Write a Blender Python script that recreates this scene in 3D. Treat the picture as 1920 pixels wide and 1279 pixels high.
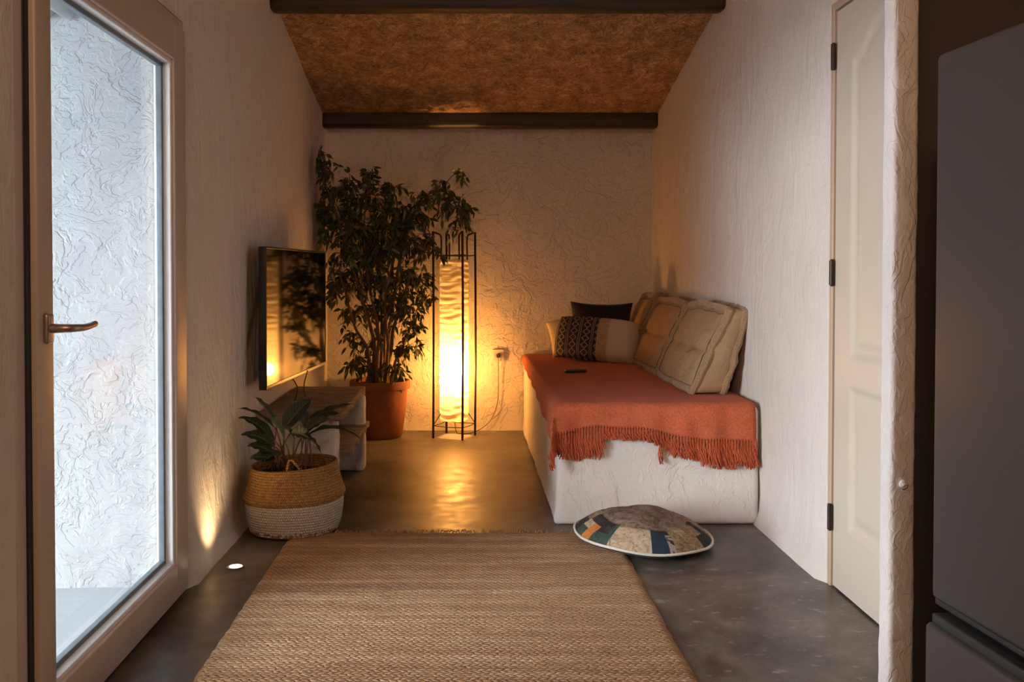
import bpy, math, random
from mathutils import Vector, Matrix, Euler, noise

random.seed(7)
for o in list(bpy.data.objects):
    bpy.data.objects.remove(o)
SC = bpy.context.scene
COL = SC.collection
PI = math.pi

# ------------------------------------------------------------------ camera, sky, exposure
CAM_H, F, PITCH = 1.15, 1780.0, math.radians(1.2)
VPX, VPY = 878.0, 509.0
PPY = VPY + F * math.tan(PITCH)
cam_d = bpy.data.cameras.new('camera')
cam = bpy.data.objects.new('camera', cam_d)
COL.objects.link(cam)
cam.location = (0, 0, CAM_H)
cam.rotation_euler = (PI / 2 - PITCH, 0, 0)
cam_d.sensor_width = 36
cam_d.lens = F / 1920 * 36
cam_d.shift_x = (960 - VPX) / 1920
cam_d.shift_y = -(639.5 - PPY) / 1920
cam_d.clip_start = 0.05
SC.camera = cam

world = bpy.data.worlds.new('overcast_sky')
SC.world = world
world.use_nodes = True
bg = world.node_tree.nodes['Background']
bg.inputs['Color'].default_value = (0.97, 0.97, 1.0, 1)
bg.inputs['Strength'].default_value = 25.0

SC.view_settings.view_transform = 'Standard'
SC.view_settings.look = 'None'
SC.view_settings.gamma = 1
SC.view_settings.use_curve_mapping = False
SC.view_settings.exposure = 0.25
SC.cycles.max_bounces = 10
SC.cycles.diffuse_bounces = 6
SC.cycles.transparent_max_bounces = 12
SC.cycles.sample_clamp_indirect = 6
SC.cycles.caustics_reflective = False
SC.cycles.caustics_refractive = False

# daylight sampling aid at the glass door (a portal gives off no light of its own)
pl = bpy.data.lights.new('door_portal', 'AREA')
pl.shape = 'RECTANGLE'
pl.size, pl.size_y = 1.25, 2.0
pl.cycles.is_portal = True
po = bpy.data.objects.new('door_portal', pl)
COL.objects.link(po)
po.location = (-1.19, 2.77, 1.02)
po.rotation_euler = (0, -PI / 2, PI)
po.rotation_euler = Vector((1, 0, 0)).to_track_quat('-Z', 'Y').to_euler()

BULB_STRENGTH = 1200.0
SPOT_POWER = 9.0

# added fill light to brighten the room, no fixture, behind and above the camera
kl = bpy.data.lights.new('added_fill_light', 'POINT')
kl.energy = 84.0
kl.color = (1.0, 0.61, 0.36)
kl.shadow_soft_size = 0.22
ko = bpy.data.objects.new('added_fill_light', kl)
COL.objects.link(ko)
ko.location = (-0.15, -0.6, 2.45)

# room numbers
XL, XR, YB = -1.02, 1.325, 6.86


def ceil_z(y):
    return 2.285 + 0.195 * (6.5 - y)


def P(px, py, Y):
    """a point of the room seen along a direction, at distance Y into the room"""
    u, v = (px - VPX) / F, (py - PPY) / F
    d = Vector((u, math.cos(PITCH) - v * math.sin(PITCH), -v * math.cos(PITCH) - math.sin(PITCH)))
    t = Y / d.y
    return Vector((u * t, Y, CAM_H + d.z * t))


# ------------------------------------------------------------------ node helpers
class NT:
    def __init__(self, name):
        self.m = bpy.data.materials.new(name)
        self.m.use_nodes = True
        self.t = self.m.node_tree
        self.b = self.t.nodes['Principled BSDF']
        self.out = self.t.nodes['Material Output']

    def n(self, typ, ins=None, **props):
        nd = self.t.nodes.new(typ)
        for k, v in props.items():
            setattr(nd, k, v)
        for k, v in (ins or {}).items():
            self.set(nd.inputs[k], v)
        return nd

    def set(self, sock, v):
        if isinstance(v, bpy.types.NodeSocket):
            self.t.links.new(v, sock)
        elif hasattr(sock.default_value, '__len__') and not hasattr(v, '__len__'):
            sock.default_value = [v] * len(sock.default_value)
        elif hasattr(v, '__len__') and len(sock.default_value) == 4 and len(v) == 3:
            sock.default_value = (*v, 1)
        else:
            sock.default_value = v

    def coord(self):
        return self.n('ShaderNodeTexCoord').outputs['Object']

    def math(self, op, a, b=None, clamp=False):
        nd = self.n('ShaderNodeMath', operation=op, use_clamp=clamp)
        self.set(nd.inputs[0], a)
        if b is not None:
            self.set(nd.inputs[1], b)
        return nd.outputs[0]

    def vmath(self, op, a, b):
        nd = self.n('ShaderNodeVectorMath', operation=op)
        self.set(nd.inputs[0], a)
        self.set(nd.inputs[1], b)
        return nd.outputs[0]

    def noise(self, vec, scale, detail=3, rough=0.55, dist=0.0):
        return self.n('ShaderNodeTexNoise', {'Vector': vec, 'Scale': scale, 'Detail': detail,
                                             'Roughness': rough, 'Distortion': dist})

    def ramp(self, fac, stops, interp='LINEAR'):
        nd = self.n('ShaderNodeValToRGB', {'Fac': fac})
        cr = nd.color_ramp
        cr.interpolation = interp
        while len(cr.elements) < len(stops):
            cr.elements.new(0.5)
        for e, (p, c) in zip(cr.elements, stops):
            e.position = p
            if not hasattr(c, '__len__'):
                c = (c, c, c)
            e.color = (*c, 1)
        return nd.outputs['Color']

    def mix(self, fac, a, b, blend='MIX'):
        nd = self.n('ShaderNodeMix', data_type='RGBA', blend_type=blend)
        self.set(nd.inputs[0], fac)
        self.set(nd.inputs[6], a)
        self.set(nd.inputs[7], b)
        return nd.outputs[2]

    def bump(self, h, strength=0.5, dist=0.01, normal=None):
        nd = self.n('ShaderNodeBump', {'Height': h, 'Strength': strength, 'Distance': dist})
        if normal is not None:
            self.set(nd.inputs['Normal'], normal)
        return nd.outputs[0]

    def fin(self, color=None, rough=None, normal=None, metal=None, **more):
        for k, v in (('Base Color', color), ('Roughness', rough), ('Normal', normal), ('Metallic', metal)):
            if v is not None:
                self.set(self.b.inputs[k], v)
        for k, v in more.items():
            self.set(self.b.inputs[k.replace('_', ' ')], v)
        return self.m


def simple(name, col, rough=0.5, metal=0.0, var=0.12, scale=30, bump=0.1, bdist=0.002, **more):
    t = NT(name)
    c = t.coord()
    ns = t.noise(c, scale, 4).outputs['Fac']
    lo = tuple(x * (1 - var) for x in col)
    hi = tuple(min(1, x * (1 + var)) for x in col)
    return t.fin(t.ramp(ns, [(0.3, lo), (0.7, hi)]), rough, t.bump(ns, bump, bdist), metal, **more)


def plaster(name, col, stretch=(1, 1, 1), streak=1.0, ridge=0.6, cell=0.3, dist=0.012, strength=0.8, scale=1.0, var=0.05):
    t = NT(name)
    c = t.coord()
    w = t.noise(c, 2.2, 2).outputs['Color']
    w = t.vmath('SUBTRACT', w, (0.5, 0.5, 0.5))
    w = t.vmath('MULTIPLY', w, (0.35, 0.35, 0.35))
    cw = t.vmath('ADD', c, w)
    cs = t.vmath('MULTIPLY', cw, stretch)
    n1 = t.noise(cs, 5 * scale, 6, 0.62).outputs['Fac']
    # overlapping skins of plaster: flat plateaus with short steps between them
    ww = t.noise(c, 8, 3, 0.6).outputs['Color']
    ww = t.vmath('SUBTRACT', ww, (0.5, 0.5, 0.5))
    cv = t.vmath('ADD', cs, t.vmath('MULTIPLY', ww, (0.12, 0.12, 0.12)))

    def skins(sc, seed, det):
        k = t.noise(t.vmath('ADD', cv, (seed, seed, seed)), sc * scale, det, 0.55, 0.5).outputs['Fac']
        return t.ramp(k, [(0.36, 0.0), (0.375, 0.22), (0.45, 0.26), (0.465, 0.50), (0.53, 0.54), (0.545, 0.78), (0.63, 0.82), (0.645, 1.0)])
    rg = t.math('ADD', t.math('MULTIPLY', skins(3.2, 1.0, 5), 0.6), t.math('MULTIPLY', skins(6.5, 7.0, 4), 0.4))
    vc = t.n('ShaderNodeTexVoronoi', {'Vector': cv, 'Scale': 7.0 * scale}).outputs['Color']
    vcs = t.n('ShaderNodeSeparateColor', {'Color': vc}).outputs[0]
    n2 = t.noise(c, 70, 3).outputs['Fac']
    h = t.math('MULTIPLY', n1, streak)
    h = t.math('ADD', h, t.math('MULTIPLY', rg, ridge))
    h = t.math('ADD', h, t.math('MULTIPLY', vcs, cell))
    h = t.math('ADD', h, t.math('MULTIPLY', n2, 0.06))
    v = t.noise(c, 1.4, 4).outputs['Fac']
    lo = tuple(x * (1 - var) for x in col)
    hi = tuple(min(1, x * (1 + var)) for x in col)
    return t.fin(t.ramp(v, [(0.3, lo), (0.7, hi)]), 0.88, t.bump(h, strength, dist))


# ------------------------------------------------------------------ materials
M = {}
M['plaster_side'] = plaster('white_trowelled_plaster', (0.70, 0.655, 0.61), (1, 1.6, 0.55), 1.1, 0.45, 0.06, 0.015, 0.9, 1.3)
M['plaster_back'] = plaster('white_swirled_plaster', (0.70, 0.655, 0.61), (1, 1, 1.0), 0.7, 1.35, 0.15, 0.017, 1.0, 0.8)
M['plaster_bench'] = plaster('white_bench_plaster', (0.74, 0.70, 0.67), (1, 1, 0.55), 0.4, 0.9, 0.05, 0.014, 0.8, 0.8)
M['plaster_post'] = plaster('cracked_white_plaster', (0.72, 0.70, 0.69), (1.4, 1.4, 0.30), 0.4, 1.0, 0.05, 0.010, 0.9, 1.5)
M['plaster_out'] = plaster('outdoor_white_plaster', (0.315, 0.332, 0.345), (1, 1, 1.2), 0.3, 0.9, 0.5, 0.018, 0.85, 1.0, 0.03)
M['plaster_shade'] = plaster('kitchen_plaster_shade', (0.075, 0.068, 0.064), (1, 1, 1), 0.6, 0.3, 0.2, 0.01, 0.6)  # shade of the unlit kitchen side put into this dark colour


def m_floor():
    t = NT('polished_concrete')
    c = t.coord()
    n1 = t.noise(c, 1.6, 8, 0.65, 0.6).outputs['Fac']
    n2 = t.noise(c, 9, 6, 0.7).outputs['Fac']
    n = t.math('ADD', t.math('MULTIPLY', n1, 0.65), t.math('MULTIPLY', n2, 0.35))
    col = t.ramp(n, [(0.40, (0.040, 0.034, 0.029)), (0.48, (0.090, 0.077, 0.065)), (0.53, (0.135, 0.116, 0.099)), (0.61, (0.215, 0.190, 0.164))])
    # dried paint spots scattered on the right hand side of the floor
    st = t.noise(t.vmath('MULTIPLY', c, (1.0, 2.0, 1.0)), 13, 5, 0.7).outputs['Fac']
    st = t.ramp(st, [(0.60, 0.0), (0.66, 1.0)])
    sx = t.n('ShaderNodeSeparateXYZ', {'Vector': c})
    mx = t.math('MULTIPLY', t.math('GREATER_THAN', sx.outputs[0], 0.62), t.math('LESS_THAN', sx.outputs[1], 3.7))
    st = t.math('MULTIPLY', st, mx)
    col = t.mix(t.math('MULTIPLY', st, 0.55), col, (0.42, 0.40, 0.38))
    rough = t.ramp(n2, [(0.3, 0.30), (0.7, 0.52)])
    nn = t.noise(c, 40, 4).outputs['Fac']
    return t.fin(col, rough, t.bump(t.math('ADD', t.math('MULTIPLY', nn, 0.2), n2), 0.10, 0.006))


M['floor'] = m_floor()


def m_osb():
    t = NT('strand_board')
    c = t.coord()
    layers = []
    for k, (sc, off) in enumerate(((11, 0.0), (15, 3.7), (21, 8.1))):
        v = t.vmath('ADD', c, (off, off * 0.7, 0))
        w = t.noise(v, 6, 2).outputs['Color']
        vw = t.vmath('ADD', v, t.vmath('MULTIPLY', t.vmath('SUBTRACT', w, (0.5, 0.5, 0.5)), (0.06, 0.06, 0.06)))
        vor = t.n('ShaderNodeTexVoronoi', {'Vector': vw, 'Scale': sc})
        sep = t.n('ShaderNodeSeparateColor', {'Color': vor.outputs['Color']})
        rot = t.n('ShaderNodeVectorRotate', {'Vector': v, 'Angle': t.math('MULTIPLY', sep.outputs[0], 6.283)}, rotation_type='Z_AXIS')
        st = t.vmath('MULTIPLY', rot.outputs[0], (16, 105, 16))
        nz = t.noise(st, 1.0, 3, 0.6).outputs['Fac']
        layers.append((nz, sep.outputs[1]))
    a = t.math('ADD', t.math('MULTIPLY', layers[0][0], 0.6), t.math('MULTIPLY', layers[0][1], 0.10))
    b = t.math('ADD', t.math('MULTIPLY', layers[1][0], 0.6), t.math('MULTIPLY', layers[1][1], 0.10))
    d = t.math('ADD', t.math('MULTIPLY', layers[2][0], 0.6), t.math('MULTIPLY', layers[2][1], 0.08))
    s = t.math('ADD', t.math('ADD', a, b), d)
    s = t.math('MULTIPLY', s, 0.50)
    col = t.ramp(s, [(0.40, (0.09, 0.042, 0.018)), (0.49, (0.29, 0.155, 0.070)), (0.56, (0.45, 0.265, 0.13)), (0.66, (0.78, 0.54, 0.31))])
    return t.fin(col, 0.55, t.bump(s, 0.6, 0.006))


M['osb'] = m_osb()


def m_wood(name, lo, hi, axis=(2, 25, 25), rough=0.5):
    t = NT(name)
    c = t.coord()
    n = t.noise(t.vmath('MULTIPLY', c, axis), 2.0, 6, 0.65, 0.4).outputs['Fac']
    return t.fin(t.ramp(n, [(0.3, lo), (0.7, hi)]), rough, t.bump(n, 0.6, 0.004))


M['beam'] = m_wood('dark_beam_wood', (0.012, 0.007, 0.005), (0.05, 0.026, 0.016))
M['door_wood'] = m_wood('warm_white_frame', (0.50, 0.42, 0.36), (0.56, 0.48, 0.42), (30, 30, 2), 0.4)


def m_jute():
    t = NT('braided_jute')
    c = t.coord()
    sx = t.n('ShaderNodeSeparateXYZ', {'Vector': c})
    wob = t.noise(c, 5, 2).outputs['Fac']
    y = t.math('ADD', sx.outputs[1], t.math('MULTIPLY', wob, 0.035))
    v = t.math('MULTIPLY', y, 1 / 0.0155)
    fv = t.math('FRACT', v)
    par = t.math('GREATER_THAN', t.math('FRACT', t.math('MULTIPLY', v, 0.5)), 0.5)
    sgn = t.math('SUBTRACT', t.math('MULTIPLY', par, 2), 1)
    u = t.math('MULTIPLY', sx.outputs[0], 1 / 0.024)
    jit = t.noise(c, 55, 2).outputs['Fac']
    u = t.math('ADD', u, t.math('MULTIPLY', jit, 0.9))
    ph = t.math('ADD', u, t.math('MULTIPLY', sgn, t.math('MULTIPLY', fv, 0.55)))
    st = t.math('ABSOLUTE', t.math('SINE', t.math('MULTIPLY', ph, PI)))
    row = t.math('SINE', t.math('MULTIPLY', fv, PI))
    fib = t.noise(t.vmath('MULTIPLY', c, (1, 2.2, 1)), 160, 3, 0.7).outputs['Fac']
    h = t.math('ADD', t.math('MULTIPLY', t.math('POWER', st, 0.6), t.math('POWER', row, 0.5)), t.math('MULTIPLY', fib, 0.5))
    big = t.noise(t.vmath('MULTIPLY', c, (0.5, 7, 1)), 2.0, 3, 0.6).outputs['Fac']
    med = t.noise(t.vmath('MULTIPLY', c, (8, 40, 1)), 2.0, 3, 0.6).outputs['Fac']
    f = t.math('ADD', t.math('MULTIPLY', big, 0.6), t.math('MULTIPLY', med, 0.4))
    col = t.ramp(f, [(0.32, (0.36, 0.19, 0.092)), (0.5, (0.58, 0.345, 0.185)), (0.66, (0.80, 0.58, 0.38))])
    gap = t.ramp(h, [(0.15, (0.35, 0.28, 0.22)), (0.6, (1, 1, 1))])
    col = t.mix(1.0, col, gap, 'MULTIPLY')
    return t.fin(col, 0.9, t.bump(h, 1.0, 0.011))


M['jute'] = m_jute()
M['jute_plain'] = simple('jute_yarn', (0.30, 0.17, 0.08), 0.95, var=0.4, scale=90, bump=0.4)


def m_basket(name, lo, mid, hi, pale=None):
    t = NT(name)
    c = t.coord()
    sx = t.n('ShaderNodeSeparateXYZ', {'Vector': c})
    ang = t.math('ARCTAN2', sx.outputs[1], sx.outputs[0])
    jit = t.noise(c, 30, 2).outputs['Fac']
    v = t.math('MULTIPLY', t.math('ADD', sx.outputs[2], t.math('MULTIPLY', jit, 0.004)), 1 / 0.0115)
    fv = t.math('FRACT', v)
    par = t.math('GREATER_THAN', t.math('FRACT', t.math('MULTIPLY', v, 0.5)), 0.5)
    u = t.math('ADD', t.math('MULTIPLY', ang, 20), t.math('ADD', t.math('MULTIPLY', par, 0.5), jit))
    st = t.math('ABSOLUTE', t.math('SINE', t.math('MULTIPLY', u, PI)))
    row = t.math('SINE', t.math('MULTIPLY', fv, PI))
    h = t.math('MULTIPLY', t.math('POWER', st, 0.6), t.math('POWER', row, 0.6))
    n = t.noise(t.vmath('MULTIPLY', c, (1, 1, 1.6)), 60, 4, 0.7).outputs['Fac']
    col = t.ramp(n, [(0.3, lo), (0.5, mid), (0.7, hi)])
    col = t.mix(1.0, col, t.ramp(h, [(0.1, (0.45, 0.38, 0.32)), (0.5, (1, 1, 1))]), 'MULTIPLY')
    if pale:
        # worn paint: straw showing through near the rim and the foot
        z = sx.outputs[2]
        e = t.ramp(z, [(0.012, 1.0), (0.05, 0.35), (0.13, 0.1), (0.17, 0.9)])
        wn = t.noise(c, 75, 2, 0.6).outputs['Fac']
        mk = t.math('GREATER_THAN', t.math('MULTIPLY', e, wn), 0.40)
        col = t.mix(mk, col, pale)
    return t.fin(col, 0.85, t.bump(h, 0.9, 0.006))


M['basket_straw'] = m_basket('woven_seagrass', (0.30, 0.15, 0.045), (0.50, 0.27, 0.085), (0.62, 0.38, 0.14))
M['basket_white'] = m_basket('white_painted_seagrass', (0.62, 0.57, 0.52), (0.72, 0.67, 0.62), (0.80, 0.76, 0.72), (0.33, 0.19, 0.09))


def m_fabric(name, col, weave=900, var=0.15, bump=0.35, sheen=0.3, wr=None):
    t = NT(name)
    c = t.coord()
    n = t.noise(c, 140, 3, 0.7).outputs['Fac']
    big = t.noise(c, 5, 3).outputs['Fac']
    f = t.math('ADD', t.math('MULTIPLY', n, 0.7), t.math('MULTIPLY', big, 0.3))
    lo = tuple(x * (1 - var) for x in col)
    hi = tuple(min(1, x * (1 + var)) for x in col)
    h = n
    if wr:
        w = t.noise(c, wr, 4, 0.55, 0.8).outputs['Fac']
        h = t.math('ADD', t.math('MULTIPLY', n, 0.12), w)
    return t.fin(t.ramp(f, [(0.35, lo), (0.65, hi)]), 0.92, t.bump(h, bump, 0.02 if wr else 0.003), Sheen_Weight=sheen, Specular_IOR_Level=0.15)


M['throw'] = m_fabric('terracotta_cotton', (0.53, 0.128, 0.057), var=0.3, bump=0.5, sheen=0.05)
M['tassel'] = m_fabric('terracotta_yarn', (0.45, 0.098, 0.043), var=0.3, sheen=0.0)
M['cushion'] = m_fabric('beige_linen', (0.40, 0.265, 0.150), var=0.12, bump=0.8, wr=11, sheen=0.0)
M['cushion_seam'] = m_fabric('dark_stitched_edge', (0.075, 0.042, 0.024), var=0.2)
M['cushion_roll'] = m_fabric('beige_rolled_edge', (0.33, 0.215, 0.12), var=0.3)
M['black_cloth'] = m_fabric('black_cotton', (0.012, 0.011, 0.013), var=0.2)
M['cream_cloth'] = m_fabric('cream_cotton', (0.60, 0.47, 0.32), var=0.1, wr=12)
M['terracotta'] = simple('terracotta_clay', (0.185, 0.055, 0.023), 0.75, var=0.2, scale=9, bump=0.25, bdist=0.004)
M['soil'] = simple('dark_soil', (0.02, 0.014, 0.01), 0.95, var=0.5, scale=120, bump=1.0, bdist=0.01)
M['iron'] = simple('dark_iron_rod', (0.030, 0.014, 0.010), 0.45, 0.5, var=0.3)
M['black_plastic'] = simple('black_plastic', (0.012, 0.012, 0.013), 0.35)
M['grey_plastic'] = simple('dark_grey_rubber', (0.035, 0.040, 0.045), 0.5)
M['white_plastic'] = simple('white_plastic', (0.62, 0.58, 0.54), 0.35)
M['steel_grey'] = simple('grey_appliance_metal', (0.085, 0.082, 0.082), 0.42, 0.25, var=0.03, scale=3, bump=0.02)
M['appliance_dark'] = simple('dark_appliance_edge', (0.03, 0.032, 0.036), 0.45)
M['chrome'] = simple('satin_metal', (0.62, 0.58, 0.54), 0.28, 1.0)
M['bronze'] = simple('dull_bronze', (0.45, 0.36, 0.30), 0.38, 0.8)
M['hinge'] = simple('dark_hinge', (0.04, 0.028, 0.022), 0.4, 0.6)
M['door_paint'] = simple('cream_door_paint', (0.56, 0.50, 0.415), 0.42, var=0.02, scale=6, bump=0.02)
M['jamb_paint'] = simple('tan_jamb_paint', (0.50, 0.38, 0.28), 0.5, var=0.04)
M['frame_paint'] = simple('beige_door_frame', (0.55, 0.475, 0.41), 0.38, var=0.03, scale=5, bump=0.02)
M['bead_white'] = simple('white_glazing_bead', (0.80, 0.80, 0.80), 0.35, var=0.02)
M['gasket'] = simple('black_gasket', (0.008, 0.008, 0.010), 0.6)
M['spacer'] = simple('grey_glazing_spacer', (0.14, 0.17, 0.20), 0.4, 0.3)
M['bark'] = simple('fig_bark', (0.13, 0.075, 0.040), 0.85, var=0.35, scale=60, bump=0.5)
M['plug'] = simple('black_plug', (0.02, 0.016, 0.014), 0.5)
M['cord'] = simple('dark_cord', (0.05, 0.035, 0.028), 0.6)
M['out_ground'] = plaster('pale_outdoor_screed', (0.27, 0.295, 0.32), (1, 1, 1), 0.4, 0.2, 0.2, 0.006, 0.5)
M['out_sill'] = simple('pale_stone_sill', (0.72, 0.74, 0.75), 0.6, var=0.05)
M['roof_sheet'] = simple('pale_corrugated_sheet', (0.50, 0.54, 0.53), 0.5, var=0.05)


def m_stone():
    t = NT('rough_sandstone')
    c = t.coord()
    n = t.noise(t.vmath('MULTIPLY', c, (1, 1, 5)), 14, 8, 0.7).outputs['Fac']
    col = t.ramp(n, [(0.3, (0.14, 0.095, 0.065)), (0.5, (0.30, 0.22, 0.15)), (0.7, (0.46, 0.36, 0.25))])
    return t.fin(col, 0.85, t.bump(n, 1.0, 0.015))


M['stone'] = m_stone()


def m_leaf(name, lo, hi, rough=0.35, stripe=None):
    t = NT(name)
    c = t.coord()
    n = t.noise(c, 18, 2).outputs['Fac']
    col = t.ramp(n, [(0.35, lo), (0.65, hi)])
    if stripe:
        uv = t.n('ShaderNodeUVMap').outputs[0]
        s = t.n('ShaderNodeSeparateXYZ', {'Vector': uv})
        a = t.math('ABSOLUTE', t.math('SUBTRACT', s.outputs[0], 0.5))
        mid = t.math('LESS_THAN', a, 0.05)
        ve = t.math('SINE', t.math('MULTIPLY', t.math('SUBTRACT', s.outputs[1], t.math('MULTIPLY', a, 0.5)), 60))
        ve = t.ramp(ve, [(0.55, 0.0), (0.95, 0.5)])
        col = t.mix(t.math('MAXIMUM', mid, ve), col, stripe)
    return t.fin(col, rough)


M['fig_leaf'] = m_leaf('fig_leaf', (0.028, 0.046, 0.014), (0.085, 0.11, 0.032))
M['fig_leaf_pale'] = m_leaf('pale_fig_leaf', (0.10, 0.12, 0.04), (0.19, 0.18, 0.06))
M['big_leaf'] = m_leaf('dark_striped_leaf', (0.010, 0.022, 0.012), (0.024, 0.045, 0.022), 0.48, (0.10, 0.13, 0.085))
M['petiole'] = simple('brown_leaf_stalk', (0.16, 0.085, 0.05), 0.6)


def m_glass():
    t = NT('clear_pane')
    t.t.nodes.remove(t.b)
    tr = t.n('ShaderNodeBsdfTransparent', {'Color': (0.95, 0.97, 0.97, 1)})
    gl = t.n('ShaderNodeBsdfGlossy', {'Roughness': 0.0})
    fr = t.n('ShaderNodeFresnel', {'IOR': 1.45})
    # faint waviness of the sheet
    ns = t.noise(t.coord(), 1.5, 1).outputs['Fac']
    t.set(gl.inputs['Normal'], t.bump(ns, 0.02, 0.002))
    mx = t.n('ShaderNodeMixShader', {0: t.math('MULTIPLY', fr.outputs[0], 0.15), 1: tr.outputs[0], 2: gl.outputs[0]})
    t.t.links.new(mx.outputs[0], t.out.inputs['Surface'])
    return t.m


M['glass'] = m_glass()


def m_screen():
    t = NT('black_glossy_screen')
    n = t.noise(t.coord(), 3, 2).outputs['Fac']
    return t.fin((0.004, 0.004, 0.005), t.ramp(n, [(0.3, 0.05), (0.7, 0.07)]), Specular_IOR_Level=0.3)


M['screen'] = m_screen()


def m_shade():
    t = NT('crinkled_paper_shade')
    c = t.coord()
    t.t.nodes.remove(t.b)
    n = t.noise(t.vmath('MULTIPLY', c, (4, 4, 26)), 1.5, 5, 0.6, 0.5).outputs['Fac']
    col = t.ramp(n, [(0.3, (0.74, 0.62, 0.42)), (0.7, (0.92, 0.84, 0.66))])
    nr = t.bump(n, 0.7, 0.01)
    df = t.n('ShaderNodeBsdfDiffuse', {'Color': col, 'Normal': nr})
    tl = t.n('ShaderNodeBsdfTranslucent', {'Color': col, 'Normal': nr})
    tp = t.n('ShaderNodeBsdfTransparent', {'Color': (1.0, 0.86, 0.6, 1)})
    a = t.n('ShaderNodeMixShader', {0: 0.62, 1: df.outputs[0], 2: tl.outputs[0]})
    b = t.n('ShaderNodeMixShader', {0: 0.16, 1: a.outputs[0], 2: tp.outputs[0]})
    t.t.links.new(b.outputs[0], t.out.inputs['Surface'])
    return t.m


M['shade'] = m_shade()


def m_emit(name, col, s):
    t = NT(name)
    n = t.noise(t.coord(), 20, 1).outputs['Fac']
    c = t.ramp(n, [(0.0, col), (1.0, col)])
    t.fin((0.8, 0.7, 0.5), 0.4, Emission_Color=c, Emission_Strength=s)
    return t.m


M['bulb'] = m_emit('glowing_bulb', (1.0, 0.47, 0.13), BULB_STRENGTH)
M['spot_lens'] = m_emit('glowing_lens', (1.0, 0.78, 0.5), 6.0)


def m_lumbar():
    t = NT('patterned_lumbar_cloth')
    c = t.coord()
    s = t.n('ShaderNodeSeparateXYZ', {'Vector': c})
    x, z = s.outputs[0], s.outputs[2]
    jit = t.math('MULTIPLY', t.noise(c, 25, 2).outputs['Fac'], 0.008)
    x = t.math('ADD', x, jit)
    # chains of diamonds and plain ribs, repeating across the dark end
    p = 0.085
    fx = t.math('FRACT', t.math('MULTIPLY', t.math('ADD', x, 1.003), 1 / p))
    ax = t.math('ABSOLUTE', t.math('SUBTRACT', fx, 0.33))
    zz = t.math('ABSOLUTE', t.math('SUBTRACT', t.math('FRACT', t.math('MULTIPLY', z, 1 / 0.046)), 0.5))
    dia = t.math('ADD', t.math('MULTIPLY', ax, 1.0), t.math('MULTIPLY', zz, 0.62))
    ring = t.math('LESS_THAN', t.math('ABSOLUTE', t.math('SUBTRACT', dia, 0.27)), 0.055)
    rib = t.math('GREATER_THAN', t.math('SINE', t.math('MULTIPLY', fx, 6.283 * 7)), 0.35)
    rib = t.math('MULTIPLY', rib, t.math('GREATER_THAN', fx, 0.66))
    pat = t.math('MAXIMUM', ring, rib)
    dark = t.mix(pat, (0.035, 0.016, 0.013), (0.30, 0.25, 0.21))
    knit = t.ramp(t.noise(t.vmath('MULTIPLY', c, (30, 30, 90)), 2, 3).outputs['Fac'], [(0.3, (0.36, 0.22, 0.12)), (0.7, (0.52, 0.36, 0.22))])
    cream = (0.60, 0.48, 0.36)
    col = t.mix(t.math('GREATER_THAN', x, 0.035), dark, knit)
    col = t.mix(t.ramp(x, [(0.10, 0.0), (0.115, 1.0)]), col, cream)
    n = t.noise(c, 150, 3).outputs['Fac']
    h = t.math('ADD', t.math('MULTIPLY', pat, t.math('LESS_THAN', x, 0.035)), n)
    return t.fin(col, 0.92, t.bump(h, 0.5, 0.004))


M['lumbar'] = m_lumbar()


def m_patch(name, stops, scale=22, lines=None):
    t = NT(name)
    c = t.coord()
    w = t.noise(c, 14, 3).outputs['Color']
    cw = t.vmath('ADD', c, t.vmath('MULTIPLY', w, (0.06, 0.06, 0.06)))
    n = t.noise(cw, scale, 5, 0.75, 1.2).outputs['Fac']
    col = t.ramp(n, stops)
    if lines:
        ve = t.n('ShaderNodeTexVoronoi', {'Vector': cw, 'Scale': 17.0}, feature='DISTANCE_TO_EDGE').outputs['Distance']
        col = t.mix(t.ramp(ve, [(0.03, 0.85), (0.09, 0.0)]), col, lines)
    n2 = t.noise(c, 120, 3).outputs['Fac']
    return t.fin(col, 0.92, t.bump(t.math('ADD', n, t.math('MULTIPLY', n2, 0.5)), 0.6, 0.006))


M['p_taupe'] = m_patch('taupe_embroidery', [(0.34, (0.060, 0.038, 0.030)), (0.48, (0.17, 0.115, 0.085)), (0.6, (0.26, 0.19, 0.14)), (0.70, (0.40, 0.31, 0.24))])
M['p_beige'] = m_patch('beige_print', [(0.36, (0.24, 0.14, 0.085)), (0.48, (0.46, 0.35, 0.24)), (0.66, (0.60, 0.49, 0.36))], 30)
M['p_navy'] = m_patch('navy_cloth', [(0.3, (0.008, 0.016, 0.035)), (0.7, (0.020, 0.040, 0.075))], 22)
M['p_navyline'] = m_patch('dark_cloth_white_lines', [(0.3, (0.015, 0.010, 0.014)), (0.7, (0.05, 0.03, 0.035))], 22, (0.42, 0.36, 0.34))
M['p_brown'] = m_patch('brown_print', [(0.35, (0.10, 0.065, 0.035)), (0.5, (0.28, 0.19, 0.11)), (0.68, (0.48, 0.37, 0.24))], 34)
M['p_green'] = m_patch('green_cloth', [(0.3, (0.012, 0.035, 0.030)), (0.6, (0.05, 0.085, 0.060)), (0.72, (0.35, 0.32, 0.25))], 18)
M['p_orange'] = m_patch('orange_cloth', [(0.3, (0.40, 0.12, 0.02)), (0.7, (0.66, 0.24, 0.05))], 18)
M['p_black'] = m_patch('black_cloth_print', [(0.4, (0.014, 0.011, 0.012)), (0.62, (0.05, 0.035, 0.03)), (0.72, (0.30, 0.24, 0.18))], 20)
M['pipe_white'] = m_fabric('white_piping', (0.66, 0.62, 0.56), var=0.15)


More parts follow.
